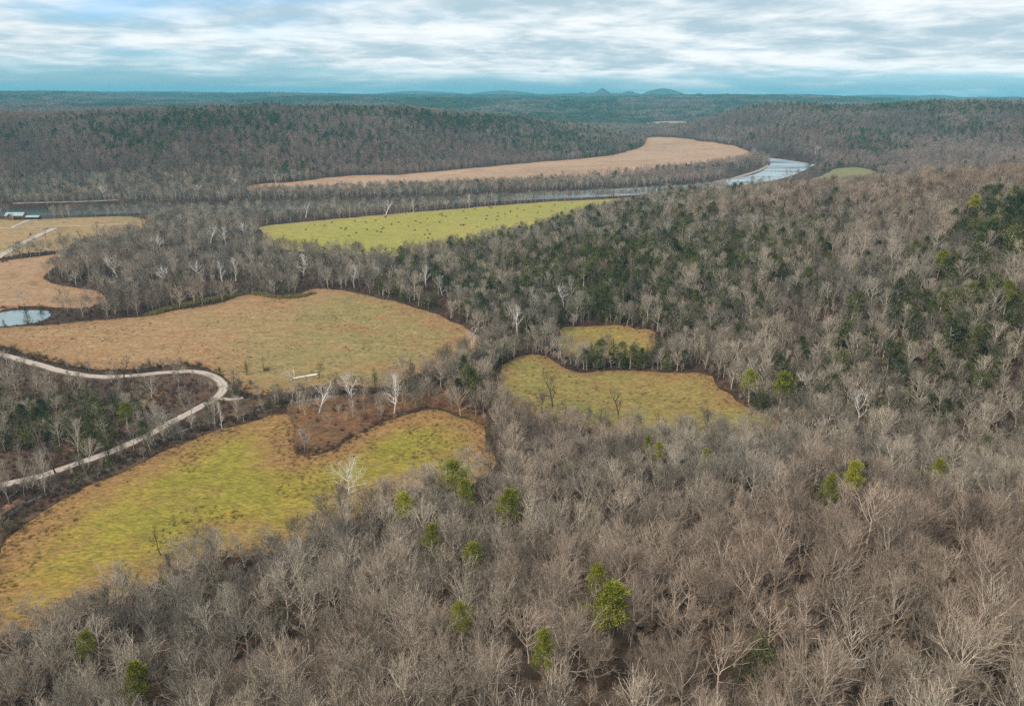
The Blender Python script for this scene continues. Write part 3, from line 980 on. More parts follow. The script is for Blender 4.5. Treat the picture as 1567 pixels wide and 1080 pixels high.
def shrub_shape(Ht, Rc, n, wtw=0.05, leafy=0):
    cr = MB()
    az = rng.uniform(0, 6.28, n); el = R(90) - np.abs(rng.normal(size=n)) * 0.55
    b = np.stack([rng.normal(size=n) * Rc * 0.28, rng.normal(size=n) * Rc * 0.28, np.full(n, -0.15)], 1)
    d = np.stack([np.cos(az) * np.cos(el), np.sin(az) * np.cos(el), np.sin(el)], 1)
    L = Ht * rng.uniform(0.6, 1.1, n)
    tip = b + d * L[:, None]
    cr.spikes(b, tip, wtw * 1.6)
    for k in range(5):
        t = rng.uniform(0.25, 0.95, n)[:, None]
        b2 = b * (1 - t) + tip * t
        d2 = unit(d * 0.7 + unit(rng.normal(size=b.shape)) * 0.8 + np.array([0, 0, 0.25]))
        cr.spikes(b2, b2 + d2 * (Ht * rng.uniform(0.18, 0.42, n))[:, None], wtw)
    return cr


# ------------------------------------------------------------------ kinds of tree, built once each
def pack(tr, cr, nm, mt, mc):
    return tr.mesh(nm + '_trunk', [MATS[mt]], True), cr.mesh(nm + '_crown', [MATS[mc]])


FORMS = []      # (trunk mesh, crown mesh, nominal height, words)
for k, (Ht, Rc, fork, nl, el, up, words_) in enumerate([
        (13, 5.0, 0.30, 14, 36, 0.10, 'broad broom-crowned'), (14, 4.4, 0.42, 13, 34, 0.12, 'tall oval-crowned'),
        (12, 5.4, 0.26, 14, 30, 0.12, 'low wide-spreading'), (14, 3.6, 0.42, 11, 42, 0.08, 'narrow upright'),
        (13, 4.4, 0.26, 15, 46, 0.07, 'dense brush-topped'), (13, 5.5, 0.34, 12, 34, 0.14, 'open vase-shaped'),
        (10, 3.9, 0.38, 12, 30, 0.10, 'small rounded'), (12.5, 4.3, 0.42, 13, 26, 0.13, 'twiggy oval-crowned')]):
    tr, cr = bare_tree_shape(Ht, Rc, fork, nl, el, up, 5, 0.042, 0.16 + 0.006 * Ht, sub_n=8)
    FORMS.append(pack(tr, cr, 'bare_tree', 'bark', 'twigs') + (Ht, words_))

PALE = []
for k, (Ht, Rc, fork, nl, el, up) in enumerate([(18, 5.0, 0.30, 9, 46, 0.14), (20, 5.4, 0.26, 10, 40, 0.12), (16, 5.6, 0.30, 10, 34, 0.16)]):
    tr, cr = bare_tree_shape(Ht, Rc, fork, nl, el, up, 5, 0.055, 0.42, 0.10, 1, 0.16, 6)
    PALE.append(pack(tr, cr, 'sycamore', 'pale bark', 'pale twigs') + (Ht,))

FAN = pack(*bare_tree_shape(11, 6.2, 0.16, 17, 24, 0.04, 3, 0.06, 0.34, 0.02, 1, 0.08, 5), 'sycamore', 'pale bark', 'pale twigs') + (11,)
PINES = []
for Ht, Rc, base in [(15, 3.4, 0.46), (16, 3.7, 0.48), (13, 3.2, 0.42)]:
    PINES.append(pack(*pine_shape(Ht, Rc, base, 40, 70, 0.5, 0.13), 'pine_tree', 'bark', 'pine needles') + (Ht,))
HPINES = []
for Ht, Rc, base in [(14, 3.4, 0.40), (15, 3.6, 0.42), (12.5, 3.2, 0.36)]:
    HPINES.append(pack(*pine_shape(Ht, Rc, base, 34, 50, 0.55, 0.15), 'pine_tree', 'bark', 'hill needles') + (Ht,))
CEDARS = []
for Ht, Rc in [(9, 2.3), (11, 2.5), (7.5, 2.4)]:
    CEDARS.append(pack(*cedar_shape(Ht, Rc, 34), 'cedar_tree', 'dark bark', 'cedar needles') + (Ht,))
DARKS = []
for Ht, Rc, fork, nl, el in [(13, 5.0, 0.32, 8, 30), (15, 4.0, 0.38, 7, 46)]:
    DARKS.append(pack(*bare_tree_shape(Ht, Rc, fork, nl, el, 0.10, 4, 0.05, 0.36, 0.12, 1, 0.20, 5), 'dark_tree', 'dark bark', 'brown twigs') + (Ht,))
SHRUB = [shrub_shape(h, r, 46).mesh('shrub', [MATS[m]]) for h, r, m in [(2.6, 1.5, 'brown twigs'), (3.2, 1.6, 'brown twigs'), (2.2, 1.6, 'brown twigs'), (3.0, 1.5, 'red twigs')]]


def cedar_bush():
    cr = MB()
    cs = [np.array([rng.normal() * 0.7, rng.normal() * 0.7, rng.uniform(0.5, 1.9)]) for _ in range(14)]
    tuft_cloud(cr, cs, [rng.uniform(0.5, 0.8) for _ in cs], 30, 0.42, 0.15, 0, 0.5)
    return cr.mesh('green_shrub', [MATS['cedar needles']])


GBUSH = [cedar_bush() for _ in range(2)]

# plain collections that hold the kinds for the uncountable woods (never linked to the scene)
def pool(name, meshes):
    c = bpy.data.collections.new(name)
    for i, me in enumerate(meshes):
        c.objects.link(bpy.data.objects.new('%s.%03d' % (name, i + 1), me))
    return c


def joined(tr, cr, nm, mats):
    m = MB()
    for src, s in ((tr, 0), (cr, 1)):
        off = m.nv
        m.v += src.v; m.c += src.c; m.f += [f + off for f in src.f]
        m.m += [np.full(len(c), s) for c in src.c]
        m.nv += src.nv
    return m.mesh(nm, [MATS[x] for x in mats])


MID = []
for Ht, Rc, fork, nl, el, up in [(12.5, 5.0, 0.38, 12, 24, 0.12), (13.5, 4.6, 0.42, 12, 30, 0.12), (12, 5.2, 0.36, 12, 18, 0.14), (13.5, 4.0, 0.40, 11, 40, 0.10), (11, 4.3, 0.34, 12, 28, 0.12), (13, 5.4, 0.42, 11, 22, 0.16)]:
    MID.append(joined(*bare_tree_shape(Ht, Rc, fork, nl, el, up, 6, 0.065, 0.20, twiglets=2, sub_n=6), 'bare_tree', ('bark', 'twigs')))
FARB = []
for Ht, Rc, fork, nl, el, up in [(11.5, 5.4, 0.32, 9, 24, 0.14), (12.5, 5.0, 0.34, 9, 30, 0.12), (11, 5.8, 0.30, 9, 18, 0.15), (12, 4.8, 0.32, 9, 34, 0.12)]:
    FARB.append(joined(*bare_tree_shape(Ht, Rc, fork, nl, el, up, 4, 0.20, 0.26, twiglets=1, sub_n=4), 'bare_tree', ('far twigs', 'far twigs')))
EVER = [joined(*pine_shape(13, 3.4, 0.36, 24, 22, 0.8, 0.24), 'pine_tree', ('bark', 'hill needles')), joined(*pine_shape(12, 3.2, 0.32, 24, 22, 0.8, 0.24), 'pine_tree', ('bark', 'hill needles')),
        joined(*cedar_shape(8.5, 3.0, 28, 22, 0.65, 0.24), 'cedar_tree', ('dark bark', 'cedar needles')), joined(*cedar_shape(10, 3.0, 30, 22, 0.65, 0.24), 'cedar_tree', ('dark bark', 'hill needles'))]
FARE = [joined(*pine_shape(13, 4.2, 0.22, 16, 7, 1.5, 0.55), 'pine_tree', ('far needles', 'far needles')), joined(*cedar_shape(10.5, 4.2, 16, 8, 1.4, 0.55), 'cedar_tree', ('far needles', 'far needles'))]


def far_patch(kind):
    """some thirty far crowns standing together"""
    m = MB()
    for _ in range(34):
        a, r = rng.uniform(0, 6.28), 27 * math.sqrt(rng.uniform())
        cx, cy, hh = r * math.cos(a), r * math.sin(a), rng.uniform(10, 16)
        ev = rng.uniform() < (0.92 if kind else 0.35)
        n = 34
        o = unit(rng.normal(size=(n, 3))) * rng.uniform(0.5, 1.0, (n, 1)) * np.array([4.2, 4.2, hh * 0.36])
        b = np.array([cx, cy, hh * 0.62]) + o
        d = unit(o * np.array([1, 1, 0.7]) + rng.normal(size=(n, 3)) + np.array([0, 0, 1.2]))
        m.blades(b, b + d * 3.2, 1.0, 1 if ev else 0)
    return m.mesh('far_wood', [MATS['far twigs'], MATS['far needles']])


PATCH = [far_patch(0), far_patch(0), far_patch(1), far_patch(1)]


def scatter(name, pts, rot, scl, which, meshes, label, cat):
    """one object for woods nobody could count"""
    me = bpy.data.meshes.new(name)
    n = len(pts)
    me.vertices.add(n)
    me.vertices.foreach_set('co', np.asarray(pts, np.float32).ravel())
    a = me.attributes.new('turn', 'FLOAT_VECTOR', 'POINT'); a.data.foreach_set('vector', np.asarray(rot, np.float32).ravel())
    a = me.attributes.new('size', 'FLOAT_VECTOR', 'POINT'); a.data.foreach_set('vector', np.asarray(scl, np.float32).ravel())
    a = me.attributes.new('which', 'INT', 'POINT'); a.data.foreach_set('value', np.asarray(which, np.int32))
    o = link(name, me)
    g = bpy.data.node_groups.new(name, 'GeometryNodeTree')
    g.interface.new_socket('Geometry', in_out='INPUT', socket_type='NodeSocketGeometry')
    g.interface.new_socket('Geometry', in_out='OUTPUT', socket_type='NodeSocketGeometry')
    N, L = g.nodes, g.links
    gi, go = N.new('NodeGroupInput'), N.new('NodeGroupOutput')
    ci = N.new('GeometryNodeCollectionInfo')
    ci.inputs['Collection'].default_value = pool(name + '_kinds', meshes)
    ci.inputs['Separate Children'].default_value = True
    ci.inputs['Reset Children'].default_value = True
    io = N.new('GeometryNodeInstanceOnPoints')
    io.inputs['Pick Instance'].default_value = True

    def attr(nm, typ):
        q = N.new('GeometryNodeInputNamedAttribute'); q.data_type = typ; q.inputs['Name'].default_value = nm
        return q.outputs['Attribute']
    er = N.new('FunctionNodeEulerToRotation')
    L.new(attr('turn', 'FLOAT_VECTOR'), er.inputs[0])
    L.new(gi.outputs[0], io.inputs['Points'])
    L.new(ci.outputs[0], io.inputs['Instance'])
    L.new(attr('which', 'INT'), io.inputs['Instance Index'])
    L.new(er.outputs[0], io.inputs['Rotation'])
    L.new(attr('size', 'FLOAT_VECTOR'), io.inputs['Scale'])
    L.new(io.outputs[0], go.inputs[0])
    md = o.modifiers.new('scatter', 'NODES'); md.node_group = g
    tag(o, label, cat, None, 'stuff')
    return o


# ------------------------------------------------------------------ where trees stand
def jitter_grid(x0, x1, y0, y1, s):
    X, Y = np.meshgrid(np.arange(float(x0), x1, s), np.arange(float(y0), y1, s * 0.866))
    X[1::2] += s * 0.5
    X = X.ravel(); Y = Y.ravel()
    X = X + rng.uniform(-.42, .42, X.size) * s; Y = Y + rng.uniform(-.42, .42, Y.size) * s
    return X, Y


def in_view(x, y, z, mx=330, mv=260):
    u, v, d = project(x, y, z)
    return (d > 20) & (u > -mx) & (u < 1567 + mx) & (v < 1080 + mv)


def ell(u, v, cu, cv, ru, rv):
    return np.exp(-(((u - cu) / ru) ** 2 + ((v - cv) / rv) ** 2) ** 1.5)


A['pondside'] = area([(-60, 486), (0, 476), (100, 474), (120, 486), (100, 498), (60, 502), (-60, 515)])
A['verge'] = area([(-60, 508), (0, 526), (90, 551), (200, 562), (300, 556), (350, 575), (420, 598), (560, 590), (590, 600), (500, 612), (430, 628), (352, 616), (334, 609), (342, 597), (320, 574), (250, 574), (160, 580), (100, 574), (0, 548), (-60, 535)])
OPEN = ['river', 'pond', 'pasture', 'bar', 'farmland', 'stubble', 'meadow', 'lowfield', 'glade', 'hayfield', 'hilltop', 'farfield']
SPARSE = ['brush', 'rustbank', 'ditch']


def clearance(x, y):
    d = np.full(len(x), 1e9)
    for k in OPEN:
        d = np.minimum(d, sdist(A[k], x, y))
    for ln, w in ((ROAD, 3.6), (LANE, 6), (LANE2, 4), (DRIVE, 4), (SPUR, 2.5)):
        d = np.minimum(d, ldist(ln, x, y) - w)
    return d


# house plot kept free
HX, HY = ground_pt(27, 336)


def sample(rmin, rmax, s):
    X, Y = jitter_grid(-rmax * 0.95, rmax * 0.95, 30, rmax, s)
    r = np.hypot(X, Y)
    k = (r >= rmin) & (r < rmax)
    X, Y = X[k], Y[k]
    Z = H(X, Y)
    k = in_view(X, Y, Z)
    X, Y, Z = X[k], Y[k], Z[k]
    d = clearance(X, Y)
    k = (d > 1.2) & (np.hypot(X - HX, Y - HY) > 34)
    return X[k], Y[k], Z[k], d[k]


def evergreen_chance(x, y, z):
    u, v, _ = project(x, y, z + 8)
    p = np.where(np.hypot(x, y) < 260, 0.010, 0.03)
    nz = fbm(x / 70 + 40, y / 70, 3)
    for cu, cv, ru, rv, a in [(880, 415, 260, 85, .72), (1010, 375, 170, 75, .70), (1150, 370, 130, 70, .52), (1080, 460, 140, 55, .58), (1230, 440, 120, 45, .28), (1290, 330, 60, 40, .22), (1470, 490, 150, 110, .62), (1535, 350, 70, 50, .80),
                              (1450, 410, 70, 40, .5), (1200, 595, 65, 40, .75), (1290, 560, 100, 55, .55), (1400, 590, 130, 50, .45), (960, 545, 110, 18, .85), (770, 548, 28, 26, .9), (760, 370, 110, 40, .45),
                              (60, 645, 160, 52, .95), (330, 180, 115, 16, .95), (745, 186, 130, 16, .75), (860, 212, 120, 22, .55), (420, 205, 330, 42, .30), (60, 205, 120, 25, .25), (350, 245, 200, 25, .28),
                              (1420, 163, 230, 9, .75), (1500, 190, 120, 20, .45), (1330, 195, 250, 30, .12), (1240, 410, 200, 60, .20), (1280, 740, 60, 30, .25), (1050, 690, 120, 30, .12),
                              (730, 560, 60, 40, .25), (850, 480, 60, 30, .3), (150, 920, 160, 60, .06)]:
        p = np.maximum(p, a * ell(u, v, cu, cv, ru, rv))
    far = np.hypot(x, y) > 1300
    p = np.where(far, np.maximum(p, 0.04 + 0.50 * sstep(0.12, 0.34, fbm(x / 190 + 11, y / 190 + 4, 4))), p)
    return np.clip(p * (1 + 1.1 * nz), 0, 0.95)


near = sample(40, 470, 5.9)
mid = sample(470, 1180, 6.9)
extra = sample(180, 1050, 4.8)
far = sample(1180, 3200, 10.0)


def wood_density(x, y):
    keep = np.ones(len(x))
    u, v, _ = project(x, y, H(x, y))
    thick = ell(u, v, 80, 650, 140, 52)
    for k, f in (('brush', 0.10 + 0.65 * thick), ('rustbank', np.where(v < 640, 0.85, 0.08)), ('pondside', 0.06), ('ditch', 0.46), ('verge', np.where(u < 350, 0.05, 0.42))):
        keep = np.where(sdist(A[k], x, y) < 0, f, keep)
    # the near bank of the river bend is almost treeless
    keep = np.where((u > 1110) & (u < 1262) & (v > 250) & (sdist(A['river'], x, y) < 90) & (y < 1500), 0.12, keep)
    return keep


# single trees seen in the photo keep their place: (kind, column, row of the foot, height, label)
taken = []


def stand(name, form, u, v, ht, rz, label, cat, group=None, wide=1.0, tilt=0.0):
    """put one tree with its foot where the line of sight through u, v meets the ground"""
    x, y = ground_pt(u, v)
    return stand_xy(name, form, x, y, ht, rz, label, cat, group, wide, tilt)


def stand_xy(name, form, x, y, ht, rz, label, cat, group=None, wide=1.0, tilt=0.0):
    s = ht / form[2]
    e = empty(name, (x, y, h1(x, y)), rz, (s * wide, s * wide, s))
    if tilt:
        e.rotation_euler = (tilt, 0, rz)
    link('trunk', form[0], e)
    link('crown', form[1], e)
    tag(e, label, cat, group)
    taken.append((x, y, ht * 0.22))
    return e


def crown_at(u, v, ht):
    """foot of a tree of height ht whose upper crown is seen at u, v"""
    return ground_pt(u, v, ht * 0.72)


# white sycamores; v is the row of the foot
for i, (u, v, ht, k, wd, label) in enumerate([
        (541, 622, 15, 0, 1.25, 'white barked forked sycamore, left of the two tall white ones behind the rust bank'),
        (604, 632, 18, 1, 1.2, 'tallest white barked sycamore with a low arm bending right, above the rust bank'),
        (488, 632, 13, 2, 1.1, 'pale grey fan-crowned sycamore at the left end of the rust bank'),
        (180, 424, 15, 2, 1.0, 'bright white sycamore at the near edge of the grove beside the stubble field'),
        (322, 372, 14, 2, 1.0, 'white sycamore, left of the bright pair in the grove west of the pasture'),
        (346, 374, 14, 0, 1.0, 'white sycamore, right of the bright pair in the grove west of the pasture'),
        (374, 362, 13, 2, .9, 'white sycamore at the left tip of the green pasture'),
        (250, 385, 13, 2, 1.1, 'pale low sycamore in the middle of the grove above the bright pair in front'),
        (312, 430, 14, 2, 1.0, 'pale sycamore, leftmost of the white row at the front of the grove'),
        (340, 432, 15, 1, .9, 'white sycamore in the middle of the white row at the front of the grove'),
        (361, 430, 16, 0, .7, 'slim bright white sycamore, right end of the white row at the front of the grove'),
        (250, 435, 13, 2, 1.0, 'greyish white spreading sycamore low at the front of the grove'),
        (464, 425, 17, 1, 1.0, 'pale slender trunked sycamore below the left end of the pasture'),
        (542, 440, 14, 0, .8, 'pale leaning sycamore just above the far edge of the meadow'),
        (652, 440, 14, 0, .8, 'pale sycamore with upright forks right of the meadow top edge'),
        (677, 452, 13, 1, .8, 'slim pale sycamore among brown trees above the meadow right end'),
        (792, 512, 15, 0, .9, 'tall white sycamore left of the small glade'),
        (863, 468, 12, 2, .9, 'white forked tree standing out in the dark green wooded hill'),
        (726, 545, 15, 1, .9, 'pale sycamore at the right tip of the meadow'),
        (160, 302, 14, 2, .9, 'white tree on the far river bank opposite the farmland'),
        (300, 300, 14, 2, .9, 'pale tree on the far river bank left of the tan bar'),
        (356, 288, 13, 2, .9, 'pale tree at the foot of the far hill near the tan bar tip'),
        (423, 283, 15, 1, .8, 'pale tree at the foot of the far hill above the tan bar tip'),
        (468, 333, 14, 2, 1.0, 'pale tree in the river row at the left end of the pasture'),
        (590, 330, 16, 2, .9, 'white sycamore standing tallest in the river row behind the pasture'),
        (633, 326, 15, 1, .7, 'pale sycamore in the river row right of the tallest white one'),
        (718, 318, 15, 1, .7, 'slim pale sycamore in the river row near the middle of the pasture'),
        (1247, 236, 17, 2, .9, 'pale tree on the far bank where the river leaves view'),
        (1312, 650, 15, 0, .9, 'pale tree with a long bare trunk in the dark hollow right of the clearing'),
        (1216, 612, 13, 2, .9, 'grey white crooked tree behind the pines at the right of the clearing'),
        (106, 330, 12, 1, .6, 'thin white trunk on the river bank behind the farmhouse drive'),
        (340, 658, 12, 1, .5, 'thin pale trunk on the creek bank below the road bend')]):
    stand('sycamore', PALE[k], u, v, ht * (1.06 if v < 560 else 1.0), rng.uniform(0, 6.28), label, 'tree', 'white barked sycamores', wd * (1.2 if v < 560 else 1.0), rng.normal() * 0.04)

stand('sycamore', FAN, 535, 757, 12.5, 0.6, 'bright white fan-shaped sycamore at the near edge of the yellow field', 'tree', 'white barked sycamores', 1.1)

# dark limbed or lone bare trees
for u, v, ht, k, wd, label in [
        (404, 571, 9, 1, .7, 'small dead forked tree alone on the meadow edge'),
        (489, 579, 9, 0, .9, 'dark crooked bare tree at the end of the fallen white trunk'),
        (190, 580, 11, 0, 1.2, 'gnarled spreading bare tree on the far side of the gravel road'),
        (946, 640, 13, 0, 1.0, 'dark limbed bare tree on the near edge of the clearing'),
        (1000, 668, 10, 1, .8, 'dark leaning bare tree right of the dark limbed one by the clearing'),
        (845, 622, 16, 0, .9, 'large dark branched tree at the left of the clearing'),
        (246, 850, 11, 1, .7, 'dark forked tree at the near rim of the yellow field'),
        (226, 700, 11, 0, 1.0, 'bare spreading tree by the creek left of the road bend'),
        (85, 725, 14, 0, .9, 'pale limbed bare tree beside the lower leg of the road'),
        (70, 368, 9, 0, .9, 'small dark bare tree right of the straight farm lane'),
        (92, 372, 12, 0, 1.0, 'dark bare tree on the farmland edge right of the lane'),
        (124, 370, 13, 0, .9, 'dark bare tree nearest the grove on the farmland edge'),
        (148, 362, 14, 0, 1.0, 'large dark bare tree at the corner of farmland and grove'),
        (222, 350, 14, 0, 1.0, 'dark bare tree on the far end of the farmland'),
        (612, 402, 11, 1, .9, 'dark bare tree at the near edge of the green pasture')]:
    stand('bare_tree', DARKS[k], u, v, ht, rng.uniform(0, 6.28), label, 'tree', 'dark limbed bare trees', wd)

# pines and cedars that stand out; u, v is where the crown shows
for nm, forms, u, v, ht, wd, label in [
        ('pine_tree', PINES, 694, 728, 17, 1.35, 'largest bright green pine at the right end of the yellow field'),
        ('pine_tree', PINES, 715, 752, 13, 1.1, 'smaller bright green pine just below the largest one'),
        ('pine_tree', PINES, 621, 772, 14, 1.1, 'lone yellow green pine in the grey woods below the white fan tree'),
        ('pine_tree', PINES, 661, 822, 13, .95, 'dark green narrow pine below the lone yellow green pine'),
        ('pine_tree', PINES, 776, 770, 15, 1.25, 'dull green broad pine right of the brightest pine pair'),
        ('pine_tree', PINES, 726, 850, 12, 1.1, 'round yellow green pine in the middle of the near woods'),
        ('pine_tree', PINES, 936, 926, 13, 1.25, 'wide olive pine in the near woods right of centre'),
        ('pine_tree', PINES, 911, 883, 12, .8, 'small yellowish pine just above the wide olive pine'),
        ('pine_tree', PINES, 708, 946, 12, .85, 'small dull green pine low in the centre of the near woods'),
        ('pine_tree', PINES, 834, 992, 12, .7, 'small leaning yellow green pine near the bottom centre'),
        ('cedar_tree', CEDARS, 1166, 992, 11, 1.5, 'large dark green round evergreen at the bottom right of the near woods'),
        ('cedar_tree', CEDARS, 332, 880, 10, 1.35, 'dark green round evergreen in the woods below the yellow field'),
        ('cedar_tree', CEDARS, 426, 935, 9, 1.0, 'faint dark evergreen among bare trees lower left of centre'),
        ('pine_tree', PINES, 133, 982, 12, .8, 'small yellow green pine near the lower left corner'),
        ('pine_tree', PINES, 208, 1042, 13, .9, 'dull olive pine at the bottom left among bare trees'),
        ('pine_tree', PINES, 1310, 728, 14, .95, 'bright yellow green pine on the near ridge at right'),
        ('pine_tree', PINES, 1272, 742, 13, .9, 'dull green pine just left of the bright one on the right ridge'),
        ('pine_tree', PINES, 1436, 720, 12, .9, 'dark olive pine on the near ridge toward the right edge'),
        ('pine_tree', PINES, 990, 680, 12, .7, 'left one of two small yellow green pines below the clearing'),
        ('pine_tree', PINES, 1009, 690, 12, .8, 'right one of two small yellow green pines below the clearing'),
        ('pine_tree', PINES, 1078, 702, 12, .9, 'pale green pine in the grey woods below the clearing end'),
        ('cedar_tree', CEDARS, 748, 664, 10, 1.0, 'dark narrow cedar at the right corner of the yellow field'),
        ('pine_tree', PINES, 190, 628, 12, 1.25, 'bright green pine inside the road loop'),
        ('cedar_tree', CEDARS, 228, 553, 7, 1.0, 'dark round cedar beside the gravel road at the meadow edge'),
        ('cedar_tree', CEDARS, 376, 557, 8, .75, 'small pointed cedar on the meadow above the road bend'),
        ('cedar_tree', CEDARS, 358, 586, 10, 1.1, 'dark grey green cedar at the outside of the road bend'),
        ('cedar_tree', CEDARS, 336, 565, 5, .8, 'tiny dark cedar bush at the top of the road bend'),
        ('cedar_tree', CEDARS, 38, 470, 13, 1.0, 'dark cedar standing in front of the pond'),
        ('cedar_tree', CEDARS, 60, 466, 8, 1.0, 'dark cedar at the right end of the pond'),
        ('cedar_tree', CEDARS, 5, 492, 6, 1.2, 'dark round cedar at the left end of the pond'),
        ('cedar_tree', CEDARS, 573, 572, 9, 1.2, 'dark green cedar between the two tall white sycamores'),
        ('cedar_tree', CEDARS, 628, 556, 10, 1.2, 'dark green cedar behind the right hand white sycamore'),
        ('pine_tree', PINES, 1150, 580, 15, 1.3, 'left one of the two tall green pines at the right end of the clearing'),
        ('pine_tree', PINES, 1197, 585, 17, 1.3, 'right one of the two tall green pines at the right end of the clearing'),
        ('pine_tree', PINES, 1491, 307, 13, 1.4, 'dark flat-topped pine alone on the brown ridge at right'),
        ('pine_tree', PINES, 1440, 395, 16, 1.0, 'blue green upright pine left of the ridge pine stand'),
        ('pine_tree', PINES, 1545, 445, 14, 1.0, 'yellowish pine at the right edge above the dark cedar slope')]:
    x, y = crown_at(u, v, ht)
    stand_xy(nm, forms[int(rng.integers(3))], x, y, ht, rng.uniform(0, 6.28), label, 'pine' if nm[0] == 'p' else 'cedar', 'evergreens that stand out', wd)
N_LANDMARK_EVER = 37

TK = np.array(taken)


def free(x, y):
    k = np.ones(len(x), bool)
    for tx, ty, tr_ in TK:
        k &= np.hypot(x - tx, y - ty) > tr_
    return k


# sycamores and pines of the photo stay unhidden: nothing tall right in front of the landmark trees
VIEWKEEP = np.array([t for t in taken if math.hypot(t[0], t[1]) < 900])


def blocks_view(x, y):
    """stands on the short line of sight just in front of a landmark"""
    b = np.zeros(len(x), bool)
    for tx, ty, tr_ in VIEWKEEP:
        r = math.hypot(tx, ty); ux, uy = tx / r, ty / r
        along = r - (x * ux + y * uy); side = np.abs(-x * uy + y * ux)
        b |= (along > -1) & (along < (12 if r < 450 else 40)) & (side < (3.6 if r < 450 else 4.6))
    return b


def settle(S):
    x, y, z, d = S
    dens = wood_density(x, y)
    # windfall gaps: the woods are not evenly stocked
    gap = np.where((np.hypot(x, y) < 1000) & (fbm(x / 17 + 60, y / 17 + 20, 3) > 0.13), 0.48, 1.0)
    k = (rng.uniform(size=len(x)) < dens * gap) & free(x, y) & ~blocks_view(x, y)
    return x[k], y[k], z[k], d[k], dens[k]


nx, ny, nz_, nd, ndens = settle(near)
mx_, my_, mz_, md_, mdens = settle(mid)
fx_, fy_, fz_, fd_, _ = settle(far)
nev = rng.uniform(size=len(nx)) < evergreen_chance(nx, ny, nz_) * 0.55
mev = rng.uniform(size=len(mx_)) < evergreen_chance(mx_, my_, mz_) * 0.5
fev = rng.uniform(size=len(fx_)) < evergreen_chance(fx_, fy_, fz_)

# --- the nearest bare trees and evergreens are things of their own
nu, nv, ndp = project(nx, ny, nz_ + 8)
seen = (nu > -20) & (nu < 1587) & (nv < 1120)
order = np.argsort(np.where(seen & ~nev, ndp, 1e9))
N_BARE = 250
single = np.zeros(len(nx), bool); single[order[:N_BARE]] = True
order_e = np.argsort(np.where(seen & nev, ndp, 1e9))
N_EVER = 220
k_ = order_e[:N_EVER]; k_ = k_[(seen & nev)[k_]]
single_e = np.zeros(len(nx), bool); single_e[k_] = True


def where_words(u, v):
    """what the photo shows around a near tree"""
    if v > 930:
        row = 'along the bottom edge of the photo'
    elif v > 850:
        row = 'in the near woods'
    else:
        row = 'in the near woods'
    col = 'below the yellow field' if u < 430 else ('below the bright pine pair' if u < 820 else ('around the wide olive pine' if u < 1080 else ('around the dark round evergreen' if u < 1330 else 'toward the right edge')))
    return row, col


LM = [(694, 728, 'largest bright green pine'), (621, 772, 'lone yellow green pine'), (661, 822, 'narrow dark green pine'), (776, 770, 'dull green broad pine'), (726, 850, 'round yellow green pine'),
      (936, 926, 'wide olive pine'), (911, 883, 'small yellowish pine'), (708, 946, 'small dull green pine'), (834, 992, 'small leaning pine'), (1166, 992, 'large dark round evergreen'),
      (332, 880, 'dark round evergreen under the yellow field'), (426, 935, 'faint dark evergreen'), (133, 982, 'small yellow green pine at lower left'), (208, 1042, 'dull olive pine at bottom left')]
lm_label = {}
sing = np.nonzero(single)[0]
for lu, lv, words_ in LM:
    for side, ok in (('just left of', lambda u, v: (u < lu - 12) & (abs(v - lv) < 50)), ('just right of', lambda u, v: (u > lu + 12) & (abs(v - lv) < 50)),
                     ('right below', lambda u, v: (v > lv + 20) & (abs(u - lu) < 45))):
        uu, vv = nu[sing], nv[sing]
        c = sing[ok(uu, vv)]
        c = [i for i in c if i not in lm_label and math.hypot(nu[i] - lu, nv[i] - lv) < 85]
        if c:
            i = min(c, key=lambda j: math.hypot(nu[j] - lu, nv[j] - lv))
            lm_label[i] = '%s the %s' % (side, words_)

for i in sing:
    f = FORMS[int(rng.integers(len(FORMS)))]
    ht = f[2] * rng.triangular(0.62, 0.86, 1.16) * (0.85 if ndens[i] < 1 else 1)
    row, col = where_words(nu[i], nv[i])
    if i in lm_label:
        label = '%s bare tree %s' % (f[3], lm_label[i]); grp = 'bare trees beside the evergreens of the near woods'
    else:
        label = '%s leafless tree %s, %s' % (f[3], row, col); grp = '%s bare trees %s' % (f[3], col)
    stand_xy('bare_tree', f, nx[i], ny[i], ht, rng.uniform(0, 6.28), label, 'tree', grp, rng.uniform(0.9, 1.12), rng.normal() * 0.05)

for i in np.nonzero(single_e)[0]:
    u, v = nu[i], nv[i]
    cedar = rng.uniform() < (0.78 if u < 1380 else 0.6)
    f = (CEDARS if cedar else HPINES)[int(rng.integers(3))]
    place = 'inside the road loop' if u < 330 and v < 760 else ('on the dark wooded hill behind the clearings' if v < 480 else ('in the hedge between the glade and the clearing' if (v < 580 and u < 1060) else (
        'in the hollow right of the clearing' if v < 690 and u > 1000 else 'among the bare trees of the near woods')))
    label = ('dark green cedar ' if cedar else 'olive green pine ') + place
    stand_xy('cedar_tree' if cedar else 'pine_tree', f, nx[i], ny[i], f[2] * rng.uniform(0.65, 1.05), rng.uniform(0, 6.28), label, 'cedar' if cedar else 'pine', ('cedars ' if cedar else 'pines ') + place, rng.uniform(0.9, 1.2))


def spread(x, y, z, tall, k, wild=0.05):
    n = len(x)
    s = rng.triangular(0.58, 0.84, 1.18, n) * tall
    w = s * rng.uniform(0.9, 1.15, n)
    return np.stack([x, y, z], 1), np.stack([rng.normal(size=n) * wild, rng.normal(size=n) * wild, rng.uniform(0, 6.28, n)], 1), np.stack([w, w, s], 1), rng.integers(0, k, n)


